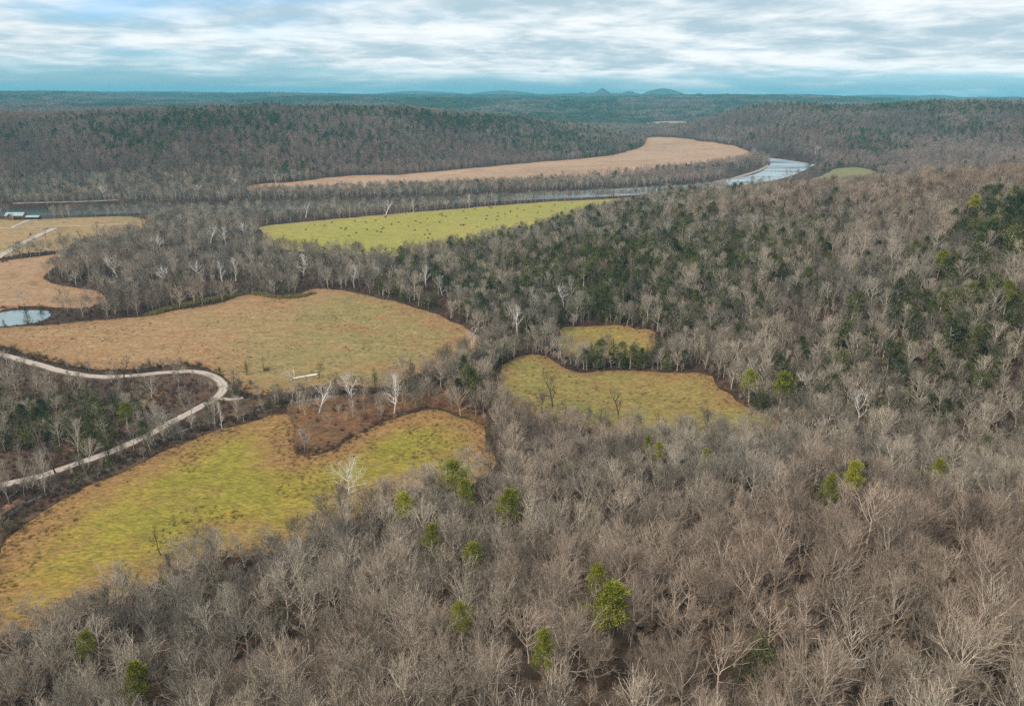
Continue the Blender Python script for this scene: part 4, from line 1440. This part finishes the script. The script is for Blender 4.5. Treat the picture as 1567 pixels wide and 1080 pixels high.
k = ~nev & ~single
a = spread(nx[k], ny[k], nz_[k], np.where(ndens[k] < 1, 0.75, 1.0), len(FORMS))
JOIN = []
for f in FORMS:
    m = bpy.data.meshes.new('bare_tree')
    bm = bmesh.new(); bm.from_mesh(f[0])
    n0 = len(bm.faces)
    bm.from_mesh(f[1]); bm.faces.ensure_lookup_table()
    for q in bm.faces[n0:]:
        q.material_index = 1
    bm.to_mesh(m); bm.free()
    m.materials.append(MATS['bark']); m.materials.append(MATS['twigs'])
    JOIN.append(m)
scatter('bare_woodland', *a, JOIN, 'mass of leafless grey brown trees filling the slope and valley', 'woodland')
X, Y, Z, d = sample(40, 430, 4.4)
k = (rng.uniform(size=len(X)) < np.where((sdist(A['brush'], X, Y) < 0) | (sdist(A['rustbank'], X, Y) < 0) | (sdist(A['ditch'], X, Y) < 0), 0.25, 0.75)) & (d > 0.8)
a = spread(X[k], Y[k], Z[k], rng.uniform(0.30, 0.58, k.sum()), len(FORMS))
scatter('young_trees', *a, JOIN, 'thin young leafless trees growing under and between the tall ones', 'woodland')
river_row = np.where(my_ > 760, 0.88, 1.0)
k = ~mev
a = spread(mx_[k], my_[k], mz_[k], river_row[k], len(MID))
scatter('valley_woodland', *a, MID, 'leafless woodland covering the middle hill and the river banks', 'woodland')
k = ~fev
a = spread(fx_[k], fy_[k], fz_[k], 1.0, len(FARB))
a[2][:] *= 1.12
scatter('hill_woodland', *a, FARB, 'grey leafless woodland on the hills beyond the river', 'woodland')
k1, k2 = nev & ~single_e, mev
qx, qy, qz, qd_, qdens = settle(extra)
qc = evergreen_chance(qx, qy, qz)
k3 = (qc > 0.15) & (rng.uniform(size=len(qx)) < qc * 1.0) & (qd_ > 0.8)
ex, ey, ez = np.concatenate([nx[k1], mx_[k2], qx[k3]]), np.concatenate([ny[k1], my_[k2], qy[k3]]), np.concatenate([nz_[k1], mz_[k2], qz[k3]])
a = spread(ex, ey, ez, 1.0, 4, 0.02)
a[2][:, :2] *= 1.30; a[2][:, 2] *= 1.16
eu, evv, _ = project(ex, ey, ez + 8)
pine_here = np.maximum(ell(eu, evv, 1535, 350, 90, 60), 0.15)
a[3][:] = np.where(rng.uniform(size=len(ex)) < pine_here, rng.integers(0, 2, len(ex)), rng.integers(2, 4, len(ex)))
scatter('evergreen_woodland', *a, EVER, 'dark cedars and pines mixed into the woods of the middle hill', 'evergreens')
a = spread(fx_[fev], fy_[fev], fz_[fev], 1.05, 2, 0.02)
scatter('hill_evergreens', *a, FARE, 'dark green pines mixed over the hills beyond the river', 'evergreens')

# woods that read as one mass, far up the valley
X, Y = jitter_grid(-7600, 7600, 2600, 9000, 50)
r = np.hypot(X, Y); k = (r > 3150) & (r < 9000); X, Y = X[k], Y[k]
Z = H(X, Y); k = in_view(X, Y, Z, 150) & (sdist(A['farfield'], X, Y) > 30); X, Y, Z = X[k], Y[k], Z[k]
a = spread(X, Y, Z, np.where(np.hypot(X, Y) > 5500, 1.25, 1.0), 4, 0.0)
gv = fbm(X / 420, Y / 420, 4) + rng.normal(size=len(X)) * 0.10
a[3][:] = np.where(gv > -0.06, 2, 0) + rng.integers(0, 2, len(X))
scatter('distant_woods', *a, PATCH, 'far forest of dark evergreens and bare trees up to the horizon', 'forest')

# undergrowth between the trees
X, Y = jitter_grid(-420, 420, 40, 640, 3.9)
Z = H(X, Y); k = in_view(X, Y, Z, 200, 200); X, Y, Z = X[k], Y[k], Z[k]
d = clearance(X, Y)
inb = (sdist(A['brush'], X, Y) < 0) | (sdist(A['rustbank'], X, Y) < 0)
k = (d > np.where(rng.uniform(size=len(X)) < 0.45, -2.2, 0.4)) & (rng.uniform(size=len(X)) < np.where(inb, 0.12, np.where(d < 6, 0.9, 0.85))); X, Y, Z, d = X[k], Y[k], Z[k], d[k]
a = spread(X, Y, Z, np.where(d < 1, 0.45, np.where(d < 6, 0.9, 1.0)) * rng.uniform(0.5, 1.15, len(X)), 3, 0.06)
scatter('undergrowth', *a, SHRUB[:3], 'brown leafless brush under the trees and along the field edges', 'brush')

# ------------------------------------------------------------------ shrubs one can tell apart
def bush(me, u, v, size, label, name='shrub', group='shrubs along the road and field edges', wide=1.0):
    x, y = ground_pt(u, v)
    o = link(name, me)
    o.location = (x, y, h1(x, y)); o.rotation_euler = (0, 0, rng.uniform(0, 6.28)); o.scale = (size * wide, size * wide, size)
    tag(o, label, 'shrub', group)
    return o


bush(SHRUB[0], 463, 690, 1.7, 'rounded brown shrub at the tip of the rust bank in the yellow field', wide=1.7)
bush(SHRUB[1], 285, 560, 1.1, 'brown shrub by the road, left of the bend', wide=1.5)
bush(SHRUB[1], 305, 560, 1.0, 'brown shrub by the road at the top of the bend', wide=1.4)
bush(SHRUB[2], 408, 568, 1.3, 'bushy shrub at the foot of the small dead forked tree', wide=1.2)
bush(SHRUB[3], 560, 640, 1.5, 'reddish twigged shrub under the left tall white sycamore', wide=1.6)
bush(SHRUB[3], 585, 632, 1.4, 'reddish twigged shrub between the tall white sycamores', wide=1.7)
bush(SHRUB[3], 575, 648, 1.3, 'reddish twigged shrub at the front of the rust bank', wide=1.6)
bush(SHRUB[3], 672, 622, 1.7, 'bright red twigged shrub at the top of the yellow field', wide=1.3)
bush(SHRUB[3], 828, 852, 1.4, 'red twigged shrub in the middle of the near woods', wide=1.5)
bush(SHRUB[3], 1420, 440, 2.0, 'rusty red shrub on the right hillside below the pine stand', wide=2.0)
bush(SHRUB[2], 318, 285 + 330, 1.5, 'grey brown shrub inside the road bend', wide=1.5)
bush(SHRUB[0], 60, 548, 1.6, 'dark brown shrub on the meadow side of the road, leftmost of four', wide=1.5)
bush(SHRUB[1], 20, 538, 1.4, 'brown shrub at the left end of the road', wide=1.6)
bush(SHRUB[2], 95, 556, 1.2, 'brown shrub where the road nears the meadow', wide=1.4)
bush(GBUSH[0], 128, 563, 0.9, 'small dark green bush on the meadow side of the road')
bush(GBUSH[1], 45, 545, 1.3, 'dark green bush among brown shrubs at the left end of the road')
bush(GBUSH[0], 70, 551, 1.3, 'dark olive bush between brown shrubs beside the road')
for u, v, s, lab in [(388, 628, 1.5, 'dark olive shrub by the creek crossing'), (412, 622, 1.4, 'dark shrub on the creek above the yellow field'), (436, 617, 1.6, 'dark grey shrub left of the fan-crowned sycamore'),
                     (305, 655, 1.6, 'dark green shrub beside the creek under the road bend'), (140, 728, 1.5, 'dark green shrub on the creek bank above the yellow field'),
                     (118, 742, 1.6, 'dark olive shrub on the creek bank, lower in the row'), (165, 716, 1.4, 'olive shrub on the creek bank, upper in the row'), (20, 812, 1.7, 'dark shrub at the left corner of the yellow field')]:
    bush(GBUSH[int(rng.integers(2))], u, v, s, lab, wide=1.35)

# low brush lining the ditch, the road and the lane
def line_pts(px, n, wob):
    ln = smooth_poly([ground_pt(*p) for p in px], 8, False)
    s = np.concatenate([[0], np.cumsum(np.linalg.norm(np.diff(ln, axis=0), axis=1))])
    q = rng.uniform(0, s[-1], n)
    return np.interp(q, s, ln[:, 0]) + rng.normal(size=n) * wob, np.interp(q, s, ln[:, 1]) + rng.normal(size=n) * wob


xs, ys = [], []
for px, n, wob in [([(0, 800), (60, 768), (110, 745), (200, 700), (300, 660), (370, 640), (430, 622)], 330, 3.2), ([(0, 535), (60, 548), (130, 562)], 60, 1.6), ([(200, 562), (300, 560), (340, 572)], 26, 1.2),
                   ([(0, 548), (100, 578), (200, 585), (300, 583)], 60, 2.0), ([(150, 705), (250, 660), (320, 622)], 60, 1.5), ([(360, 590), (400, 606), (480, 600), (560, 600)], 90, 3.0),
                   ([(0, 404), (40, 384), (90, 386), (140, 378)], 60, 3.0), ([(10, 383), (45, 362), (70, 351)], 26, 1.0), ([(456, 696), (480, 697), (520, 681), (570, 655), (620, 630)], 60, 1.4)]:
    a, b = line_pts(px, n, wob); xs.append(a); ys.append(b)
X, Y = np.concatenate(xs), np.concatenate(ys)
bx = area([(0, 565), (120, 585), (260, 580), (325, 586), (325, 600), (230, 650), (100, 705), (0, 730)])
X2, Y2 = jitter_grid(bx[:, 0].min(), bx[:, 0].max(), bx[:, 1].min(), bx[:, 1].max(), 2.3)
k = (sdist(bx, X2, Y2) < 0) & (rng.uniform(size=len(X2)) < 0.75)
X, Y = np.concatenate([X, X2[k]]), np.concatenate([Y, Y2[k]])
k = (ldist(ROAD, X, Y) > 3.8); X, Y = X[k], Y[k]
nb = len(X)
a = spread(X, Y, H(X, Y), rng.uniform(0.35, 0.85, len(X)), 6, 0.05)
a[3][:] = np.where((a[3] == 3) & (rng.uniform(size=nb) < 0.7), 0, a[3])
scatter('roadside_brush', *a, SHRUB[:3] + GBUSH[:1] + SHRUB[:2], 'low brown brush lining the gravel road, the creek and the lane', 'brush')


def cane_clump():
    cr = MB()
    n = 40
    b = np.stack([rng.normal(size=n) * 0.5, rng.normal(size=n) * 0.5, np.full(n, -0.1)], 1)
    d = unit(np.stack([rng.normal(size=n) * .22, rng.normal(size=n) * .22, np.ones(n)], 1))
    t = b + d * rng.uniform(1.8, 3.0, (n, 1))
    cr.blades(b, t, 0.16)
    return cr.mesh('cane', [MATS['dry cane']])


CANE = [cane_clump() for _ in range(3)]


def weed_tuft(mat):
    cr = MB()
    n = 34
    b = np.stack([rng.normal(size=n) * 0.35, rng.normal(size=n) * 0.35, np.full(n, -0.05)], 1)
    d = unit(np.stack([rng.normal(size=n) * .5, rng.normal(size=n) * .5, np.ones(n)], 1))
    cr.blades(b, b + d * rng.uniform(0.4, 1.0, (n, 1)), 0.09)
    return cr.mesh('weeds', [MATS[mat]])


WEED = [weed_tuft('weed straw'), weed_tuft('weed brown'), weed_tuft('weed olive')]
xs, ys = [], []
for nm, per in (('lowfield', 1.5), ('meadow', 1.2), ('glade', 1.5), ('hayfield', 1.5), ('stubble', 0.8), ('pasture', 0.5), ('rustbank', 1.2), ('farmland', 0.5)):
    ln = np.vstack([A[nm], A[nm][:1]])
    s_ = np.concatenate([[0], np.cumsum(np.linalg.norm(np.diff(ln, axis=0), axis=1))])
    n_ = int(s_[-1] * per)
    q_ = rng.uniform(0, s_[-1], n_)
    w_ = np.where(rng.uniform(size=n_) < 0.6, 1.3, 4.0)
    xs.append(np.interp(q_, s_, ln[:, 0]) + rng.normal(size=n_) * w_); ys.append(np.interp(q_, s_, ln[:, 1]) + rng.normal(size=n_) * w_)
for nm, n_ in (('lowfield', 2600), ('meadow', 2600), ('hayfield', 900)):
    lo_, hi_ = A[nm].min(0), A[nm].max(0)
    X, Y = rng.uniform(lo_[0], hi_[0], n_ * 2), rng.uniform(lo_[1], hi_[1], n_ * 2)
    k = (sdist(A[nm], X, Y) < 0) & (fbm(X / 25, Y / 25, 3) > -0.05)
    xs.append(X[k]); ys.append(Y[k])
X, Y = np.concatenate(xs), np.concatenate(ys)
k = (ldist(ROAD, X, Y) > 2.6) & (sdist(A['pond'], X, Y) > 0); X, Y = X[k], Y[k]
a = spread(X, Y, H(X, Y) + 0.15, rng.uniform(0.45, 1.1, len(X)), 3, 0.1)
scatter('field_weeds', *a, WEED, 'tufts of dry weeds along the field edges and over the meadows', 'grass')
xs, ys = [], []
for px, n, wob in [([(226, 484), (262, 474), (310, 463), (364, 453)], 330, 1.3), ([(392, 450), (420, 456), (455, 456), (480, 450)], 170, 0.9)]:
    a, b = line_pts(px, n, wob); xs.append(a); ys.append(b)
X, Y = np.concatenate(xs), np.concatenate(ys)
a = spread(X, Y, H(X, Y), 1.0, 3, 0.05)
scatter('tall_dry_grass', *a, CANE, 'strips of tall yellow green cane along the far meadow edge', 'grass')

# ------------------------------------------------------------------ fallen white tree on the meadow edge
xa, ya = ground_pt(448, 581); xb, yb = ground_pt(485, 575)
e = empty('fallen_tree', (xa, ya, h1(xa, ya)), math.atan2(yb - ya, xb - xa))
tag(e, 'white fallen trunk with a bare limb crown lying on the meadow edge', 'fallen tree')
Ld = math.hypot(xb - xa, yb - ya)
m = MB(); m.tube([(0, 0, .55), (Ld * .35, .1, .6), (Ld * .7, -.05, .62), (Ld, 0, .6)], [.40, .52, .60, .66], 9)
link('trunk', m.mesh('fallen_trunk', [MATS['pale twigs']], True), e)
m = MB()
for i in range(11):
    az = math.pi + rng.uniform(-1.1, 1.1); el_ = R(rng.uniform(2, 62))
    lp, _ = curve_limb((0.3, 0, .55), (math.cos(az) * math.cos(el_), math.sin(az) * math.cos(el_), math.sin(el_)), rng.uniform(4, 7.5), 5, 0.02, 0.22)
    m.tube(lp, np.linspace(.20, .03, 6), 4)
    for q in range(4):
        p, dq = at_t(lp, rng.uniform(.35, .95))
        sp, _ = curve_limb(p, unit(dq + unit(rng.normal(size=3)) * .9 + np.array([0, 0, .3])), rng.uniform(1.2, 2.8), 3, 0.05, .2)
        m.tube(sp, np.linspace(.07, .015, 4), 3)
link('crown', m.mesh('fallen_crown', [MATS['pale twigs']]), e)

# ------------------------------------------------------------------ soil banks
bx_, by_ = ground_pt(12, 471)
# red earth rim of the pond
strip('pond_bank', smooth_poly([ground_pt(*p) for p in [(-20, 482), (8, 472), (30, 470.5)]], 6, False), 3.0, M['soil'], 0.5, 'red earth bank at the far side of the pond')
strip('creek_bank', smooth_poly([ground_pt(*p) for p in [(-10, 790), (14, 776), (34, 766)]], 6, False), 4.0, M['soil'], 0.4, 'bare reddish earth bank of the creek at the left edge')
strip('river_shore', smooth_poly([ground_pt(*p) for p in [(20, 311.5), (80, 310), (130, 308.5), (180, 306.5)]], 6, False), 3.0, M['shore gravel'], 0.5, 'pale sandy shore along the far river bank')
strip('gravel_shore', smooth_poly([ground_pt(*p) for p in [(1085, 277), (1125, 270.5), (1160, 261), (1176, 252)]], 6, False), 5.0, M['shore gravel'], 0.6, 'pale gravel shore on the inside of the river bend')

# ------------------------------------------------------------------ cows on the pasture
def cow_mesh(graze):
    bm = bmesh.new()
    rings = [(-1.02, 1.16, .10, .12), (-.95, 1.10, .26, .30), (-.60, 1.06, .33, .38), (0, 1.00, .36, .42), (.50, 1.06, .31, .40), (.80, 1.14, .22, .30)]
    rings += [(1.10, 0.98, .13, .18), (1.34, .62, .11, .14), (1.46, .40, .11, .13), (1.58, .16, .07, .08)] if graze else [(1.08, 1.32, .14, .19), (1.30, 1.50, .12, .15), (1.50, 1.48, .11, .13), (1.76, 1.36, .07, .08)]
    prev = None
    for x, z, ry, rz in rings:
        cur = [bm.verts.new((x, math.cos(t) * ry, z + math.sin(t) * rz)) for t in np.arange(8) * math.pi / 4]
        if prev:
            for i in range(8):
                bm.faces.new((prev[i], cur[i], cur[(i + 1) % 8], prev[(i + 1) % 8]))
        else:
            bm.faces.new(cur)
        prev = cur
    bm.faces.new(prev[::-1])
    for lx, ly, back in ((-.74, .17, 1), (-.74, -.17, 1), (.60, .15, 0), (.60, -.15, 0)):
        prev = None
        for z, r_, dx in (((.95, .15, 0), (.62, .10, .05), (.42, .065, -.06), (.08, .05, 0), (0, .07, .02)) if back else ((.95, .13, 0), (.55, .075, .02), (.45, .07, .02), (.08, .05, 0), (0, .065, .02))):
            cur = [bm.verts.new((lx + dx + math.cos(t) * r_, ly + math.sin(t) * r_, z)) for t in np.arange(6) * math.pi / 3]
            if prev:
                for i in range(6):
                    bm.faces.new((prev[i], prev[(i + 1) % 6], cur[(i + 1) % 6], cur[i]))
            prev = cur
        bm.faces.new(prev)
    hx, hz = (1.36, .60) if graze else (1.36, 1.58)
    for s in (-1, 1):                       # ears and tail
        a_ = [bm.verts.new(p) for p in ((hx, s * .08, hz), (hx + .02, s * .26, hz + .03), (hx + .10, s * .20, hz - .04), (hx + .08, s * .08, hz - .05))]
        bm.faces.new(a_)
    prev = None
    for x, z in ((-1.0, 1.2), (-1.10, .9), (-1.08, .45)):
        cur = [bm.verts.new((x + math.cos(t) * .03, math.sin(t) * .03, z)) for t in np.arange(4) * math.pi / 2]
        if prev:
            for i in range(4):
                bm.faces.new((prev[i], prev[(i + 1) % 4], cur[(i + 1) % 4], cur[i]))
        prev = cur
    bmesh.ops.recalc_face_normals(bm, faces=bm.faces)
    me = bpy.data.meshes.new('cow'); bm.to_mesh(me); bm.free()
    me.materials.append(MATS['cow hide'])
    me.polygons.foreach_set('use_smooth', np.ones(len(me.polygons), bool))
    return me


COWS = [cow_mesh(True), cow_mesh(False)]
cow_px = [(575, 338), (591, 331), (590, 333), (599, 344), (587, 349), (585, 351), (583, 356), (577, 355), (621, 328), (625, 347), (636, 339), (643, 342), (654, 335), (635, 353), (654, 353), (650, 360),
          (658, 359), (655, 365), (670, 322), (673, 329), (676, 328), (677, 331), (682, 332), (673, 341), (705, 345), (708, 346), (710, 345), (709, 324), (713, 335), (727, 321), (730, 348), (744, 336), (745, 331),
          (749, 318), (752, 319), (760, 337), (762, 332), (762, 327), (773, 328), (781, 324), (781, 325), (792, 320), (791, 332), (802, 322), (823, 326), (826, 317), (844, 324), (849, 314), (875, 311),
          (562, 352), (560, 341), (543, 339), (530, 350), (528, 352), (522, 350), (508, 341), (497, 346), (481, 345), (468, 352), (545, 357), (534, 362), (610, 341)]
cow_px.sort()
ORD = ['first', 'second', 'third', 'fourth', 'fifth', 'sixth', 'seventh', 'eighth', 'ninth', 'tenth', 'eleventh', 'twelfth', 'thirteenth', 'fourteenth', 'fifteenth', 'sixteenth', 'seventeenth', 'eighteenth', 'nineteenth', 'twentieth']
ORD += ['twenty-' + q for q in ORD[:9]] + ['thirtieth'] + ['thirty-' + q for q in ORD[:9]] + ['fortieth', 'forty-first', 'forty-second']
for i, (u, v) in enumerate(cow_px):
    x, y = ground_pt(u, v + 1)
    o = link('cow', COWS[i % 3 == 1])
    o.location = (x, y, h1(x, y) + 0.45)
    o.rotation_euler = (0, 0, rng.choice([0, math.pi]) + rng.normal() * 0.6)
    n = len(cow_px)
    if i < n - 20:
        lab = 'small black cow, %s from the left on the green pasture' % ORD[i]
    else:
        lab = 'small black cow, %s from the right on the green pasture' % ORD[n - 1 - i]
    tag(o, lab, 'cow', 'black cows on the green pasture')

# ------------------------------------------------------------------ farmhouse
def gable(mb, x0, x1, y0, y1, z0, zr, along='x', t=0.18, over=0.5):
    """two sloping roof slabs with thickness"""
    if along == 'x':
        ym = (y0 + y1) / 2
        for ya_, s in ((y0 - over, 1), (y1 + over, -1)):
            v = [(x0 - over, ya_, z0), (x1 + over, ya_, z0), (x1 + over, ym, zr), (x0 - over, ym, zr)]
            v += [(a_, b_, c_ + t) for a_, b_, c_ in v]
            mb.poly(v, [(0, 3, 2, 1), (4, 5, 6, 7), (0, 1, 5, 4), (2, 3, 7, 6), (0, 4, 7, 3), (1, 2, 6, 5)])
    else:
        xm = (x0 + x1) / 2
        for xa_, s in ((x0 - over, 1), (x1 + over, -1)):
            v = [(xa_, y0 - over, z0), (xa_, y1 + over, z0), (xm, y1 + over, zr), (xm, y0 - over, zr)]
            v += [(a_, b_, c_ + t) for a_, b_, c_ in v]
            mb.poly(v, [(0, 1, 2, 3), (4, 7, 6, 5), (0, 4, 5, 1), (2, 6, 7, 3), (0, 3, 7, 4), (1, 5, 6, 2)])


hz0 = h1(HX, HY)
e = empty('farmhouse', (HX, HY, hz0 + 0.3), 0.08)
tag(e, 'orange log farmhouse with teal metal gable roofs by the river', 'house')
w = MB(); w.box((-10, -4, -.6), (8, 5, 4.2)); w.box((-6.5, -6.5, -.58), (-0.5, -4.003, 4.1))
w.poly([(-10, -4, 4.2), (-10, 5, 4.2), (-10, .5, 7.0)], [(0, 2, 1)]); w.poly([(8, -4, 4.2), (8, 5, 4.2), (8, .5, 7.0)], [(0, 1, 2)])
w.poly([(-6.5, -6.5, 4.1), (-.5, -6.5, 4.1), (-3.5, -6.5, 6.6)], [(0, 1, 2)])
link('wall', w.mesh('house_wall', [MATS['log wall']]), e)
r_ = MB(); gable(r_, -10, 8, -4, 5, 4.15, 7.2, 'x'); rf = link('roof', r_.mesh('house_roof', [MATS['metal roof']]), e)
c_ = MB(); c_.box((3.2, 1.2, 5.5), (4.2, 2.2, 8.6)); link('chimney', c_.mesh('house_chimney', [MATS['trim wood']]), rf)
r_ = MB(); gable(r_, -6.5, -.5, -6.9, .4, 4.05, 6.9, 'y'); link('roof', r_.mesh('house_gable', [MATS['metal roof']]), e)
p_ = MB(); p_.box((0.2, -6.2, 2.9), (8.3, -4.003, 3.08)); p_.box((.4, -6.1, -.6), (.6, -5.9, 2.9)); p_.box((4.2, -6.1, -.6), (4.4, -5.9, 2.9)); p_.box((7.9, -6.1, -.6), (8.1, -5.9, 2.9))
link('porch', p_.mesh('house_porch', [MATS['trim wood']]), e)
for wx, wy in ((-8.6, -4.03), (1.5, -4.03), (5.6, -4.03), (-5.2, -6.53), (-2.6, -6.53)):
    fr = MB(); fr.box((wx - .65, wy - .04, 1.0), (wx + .65, wy, 2.5)); f_ = link('window', fr.mesh('house_window', [MATS['trim wood']]), e)
    pn = MB(); pn.box((wx - .52, wy - .06, 1.12), (wx + .52, wy - .043, 2.38)); link('pane', pn.mesh('house_pane', [MATS['window glass']]), f_)
d_ = MB(); d_.box((3.1, -4.07, -.4), (4.1, -4.004, 2.1)); link('door', d_.mesh('house_door', [MATS['trim wood']]), e)

sx, sy = ground_pt(52, 336)
e = empty('shed', (sx, sy, h1(sx, sy) + 0.3), 0.05)
tag(e, 'low open shed with a flat teal roof right of the farmhouse', 'shed')
w = MB(); w.box((-6.5, -.2, -.6), (6.5, 3, 2.4)); link('wall', w.mesh('shed_wall', [MATS['trim wood']]), e)
r_ = MB(); gable(r_, -6.5, 6.5, -3, 3, 2.5, 4.0, 'x'); link('roof', r_.mesh('shed_roof', [MATS['metal roof']]), e)
for px_ in (-6.2, -2, 2, 6.2):
    b_ = MB(); b_.box((px_ - .12, -2.9, -.6), (px_ + .12, -2.66, 2.6)); link('post', b_.mesh('shed_post', [MATS['trim wood']]), e)

# ------------------------------------------------------------------ far mountains
def mountain(name, u, width, r, top_v, label, sharp=1.0, seed=0):
    x, y, d = ray(u, top_v)
    cx, cy = x * r, y * r
    top = CAMZ + ray(u, top_v)[2] * r
    wd = width / F * r * 0.5
    n, mrings = 48, 16
    vs = [(0, 0, top)]
    for i in range(1, mrings + 1):
        q = i / mrings
        for j in range(n):
            a_ = 2 * math.pi * j / n
            rr = wd * q * (1 + 0.18 * math.sin(3 * a_ + seed) + 0.10 * math.sin(7 * a_ + seed * 2))
            hgt = (1 - q) ** sharp if sharp >= 1 else (1 - q ** (1 / sharp))
            zz = 60 + (top - 60) * hgt + 5 * math.sin(9 * a_ + i * 1.3 + seed) * q
            vs.append((rr * math.cos(a_), rr * math.sin(a_) * 1.0, zz))
    me_b = bmesh.new()
    bv = [me_b.verts.new(p) for p in vs]
    for j in range(n):
        me_b.faces.new((bv[0], bv[1 + j], bv[1 + (j + 1) % n]))
    for i in range(mrings - 1):
        for j in range(n):
            a0 = 1 + i * n; a1 = 1 + (i + 1) * n
            me_b.faces.new((bv[a0 + j], bv[a1 + j], bv[a1 + (j + 1) % n], bv[a0 + (j + 1) % n]))
    me = bpy.data.meshes.new(name); me_b.to_mesh(me); me_b.free()
    me.materials.append(MATS['mountain woods'])
    me.polygons.foreach_set('use_smooth', np.ones(len(me.polygons), bool))
    o = link(name, me); o.location = (cx, cy, 0)
    tag(o, label, 'mountain', None, 'structure')


for i, (u, wd, r, tv, sh, label) in enumerate([
        (922, 60, 9300, 134.5, 1.25, 'pointed blue mountain on the horizon'), (962, 80, 9500, 139.0, 1.0, 'low rounded blue mountain between two peaks'),
        (1014, 90, 9300, 135.5, .62, 'broad domed blue mountain on the horizon'), (1070, 60, 9500, 142.5, .9, 'small blue hill right of the domed mountain'),
        (770, 170, 9800, 138.5, .7, 'long low pale blue hill left of the peaks'), (890, 60, 9400, 141, .8, 'small blue hill left of the pointed peak'),
        (1112, 150, 7600, 143.2, .9, 'dark teal ridge in front of the far mountains'), (930, 360, 7300, 142.5, .55, 'long dark teal ridge under the peaks'),
        (1220, 240, 10000, 144.0, .6, 'long pale blue ridge right of the mountains'), (1350, 260, 10200, 145.2, .6, 'very pale blue ridge at the right horizon'),
        (1430, 130, 10300, 145.2, .7, 'faint blue hill near the right edge'), (1550, 150, 7600, 148.0, .7, 'dark teal hill at the right edge of the horizon'), (640, 220, 10000, 139.5, .6, 'pale blue ridge left of centre on the horizon')]):
    mountain('mountain', u, wd, r, tv, label, sh, i * 1.7)

# ------------------------------------------------------------------ air
hz = MB(); hz.box((-13000, -1200, -9), (13000, 12400, 190))
hm = bpy.data.materials.new('haze'); hm.use_nodes = True
ht = NT(hm.node_tree); ht.n.clear()
ho = ht.new('ShaderNodeOutputMaterial')
pv = ht.new('ShaderNodeVolumePrincipled')
pv.inputs['Color'].default_value = (0.21, 0.76, 1.0, 1)
pv.inputs['Density'].default_value = 8.0e-5
pv.inputs['Anisotropy'].default_value = 0.0
ht.l.new(pv.outputs[0], ho.inputs['Volume'])
ho_ = link('haze', hz.mesh('haze', [hm]))
tag(ho_, 'thin blue air over the whole valley', 'haze', None, 'stuff')

SC.cycles.use_denoising = False
SC.cycles.sample_clamp_indirect = 1.5
SC.cycles.sample_clamp_direct = 4.0
SC.cycles.max_bounces = 5
SC.cycles.diffuse_bounces = 2
SC.cycles.glossy_bounces = 2
SC.cycles.transmission_bounces = 1
SC.cycles.volume_bounces = 0
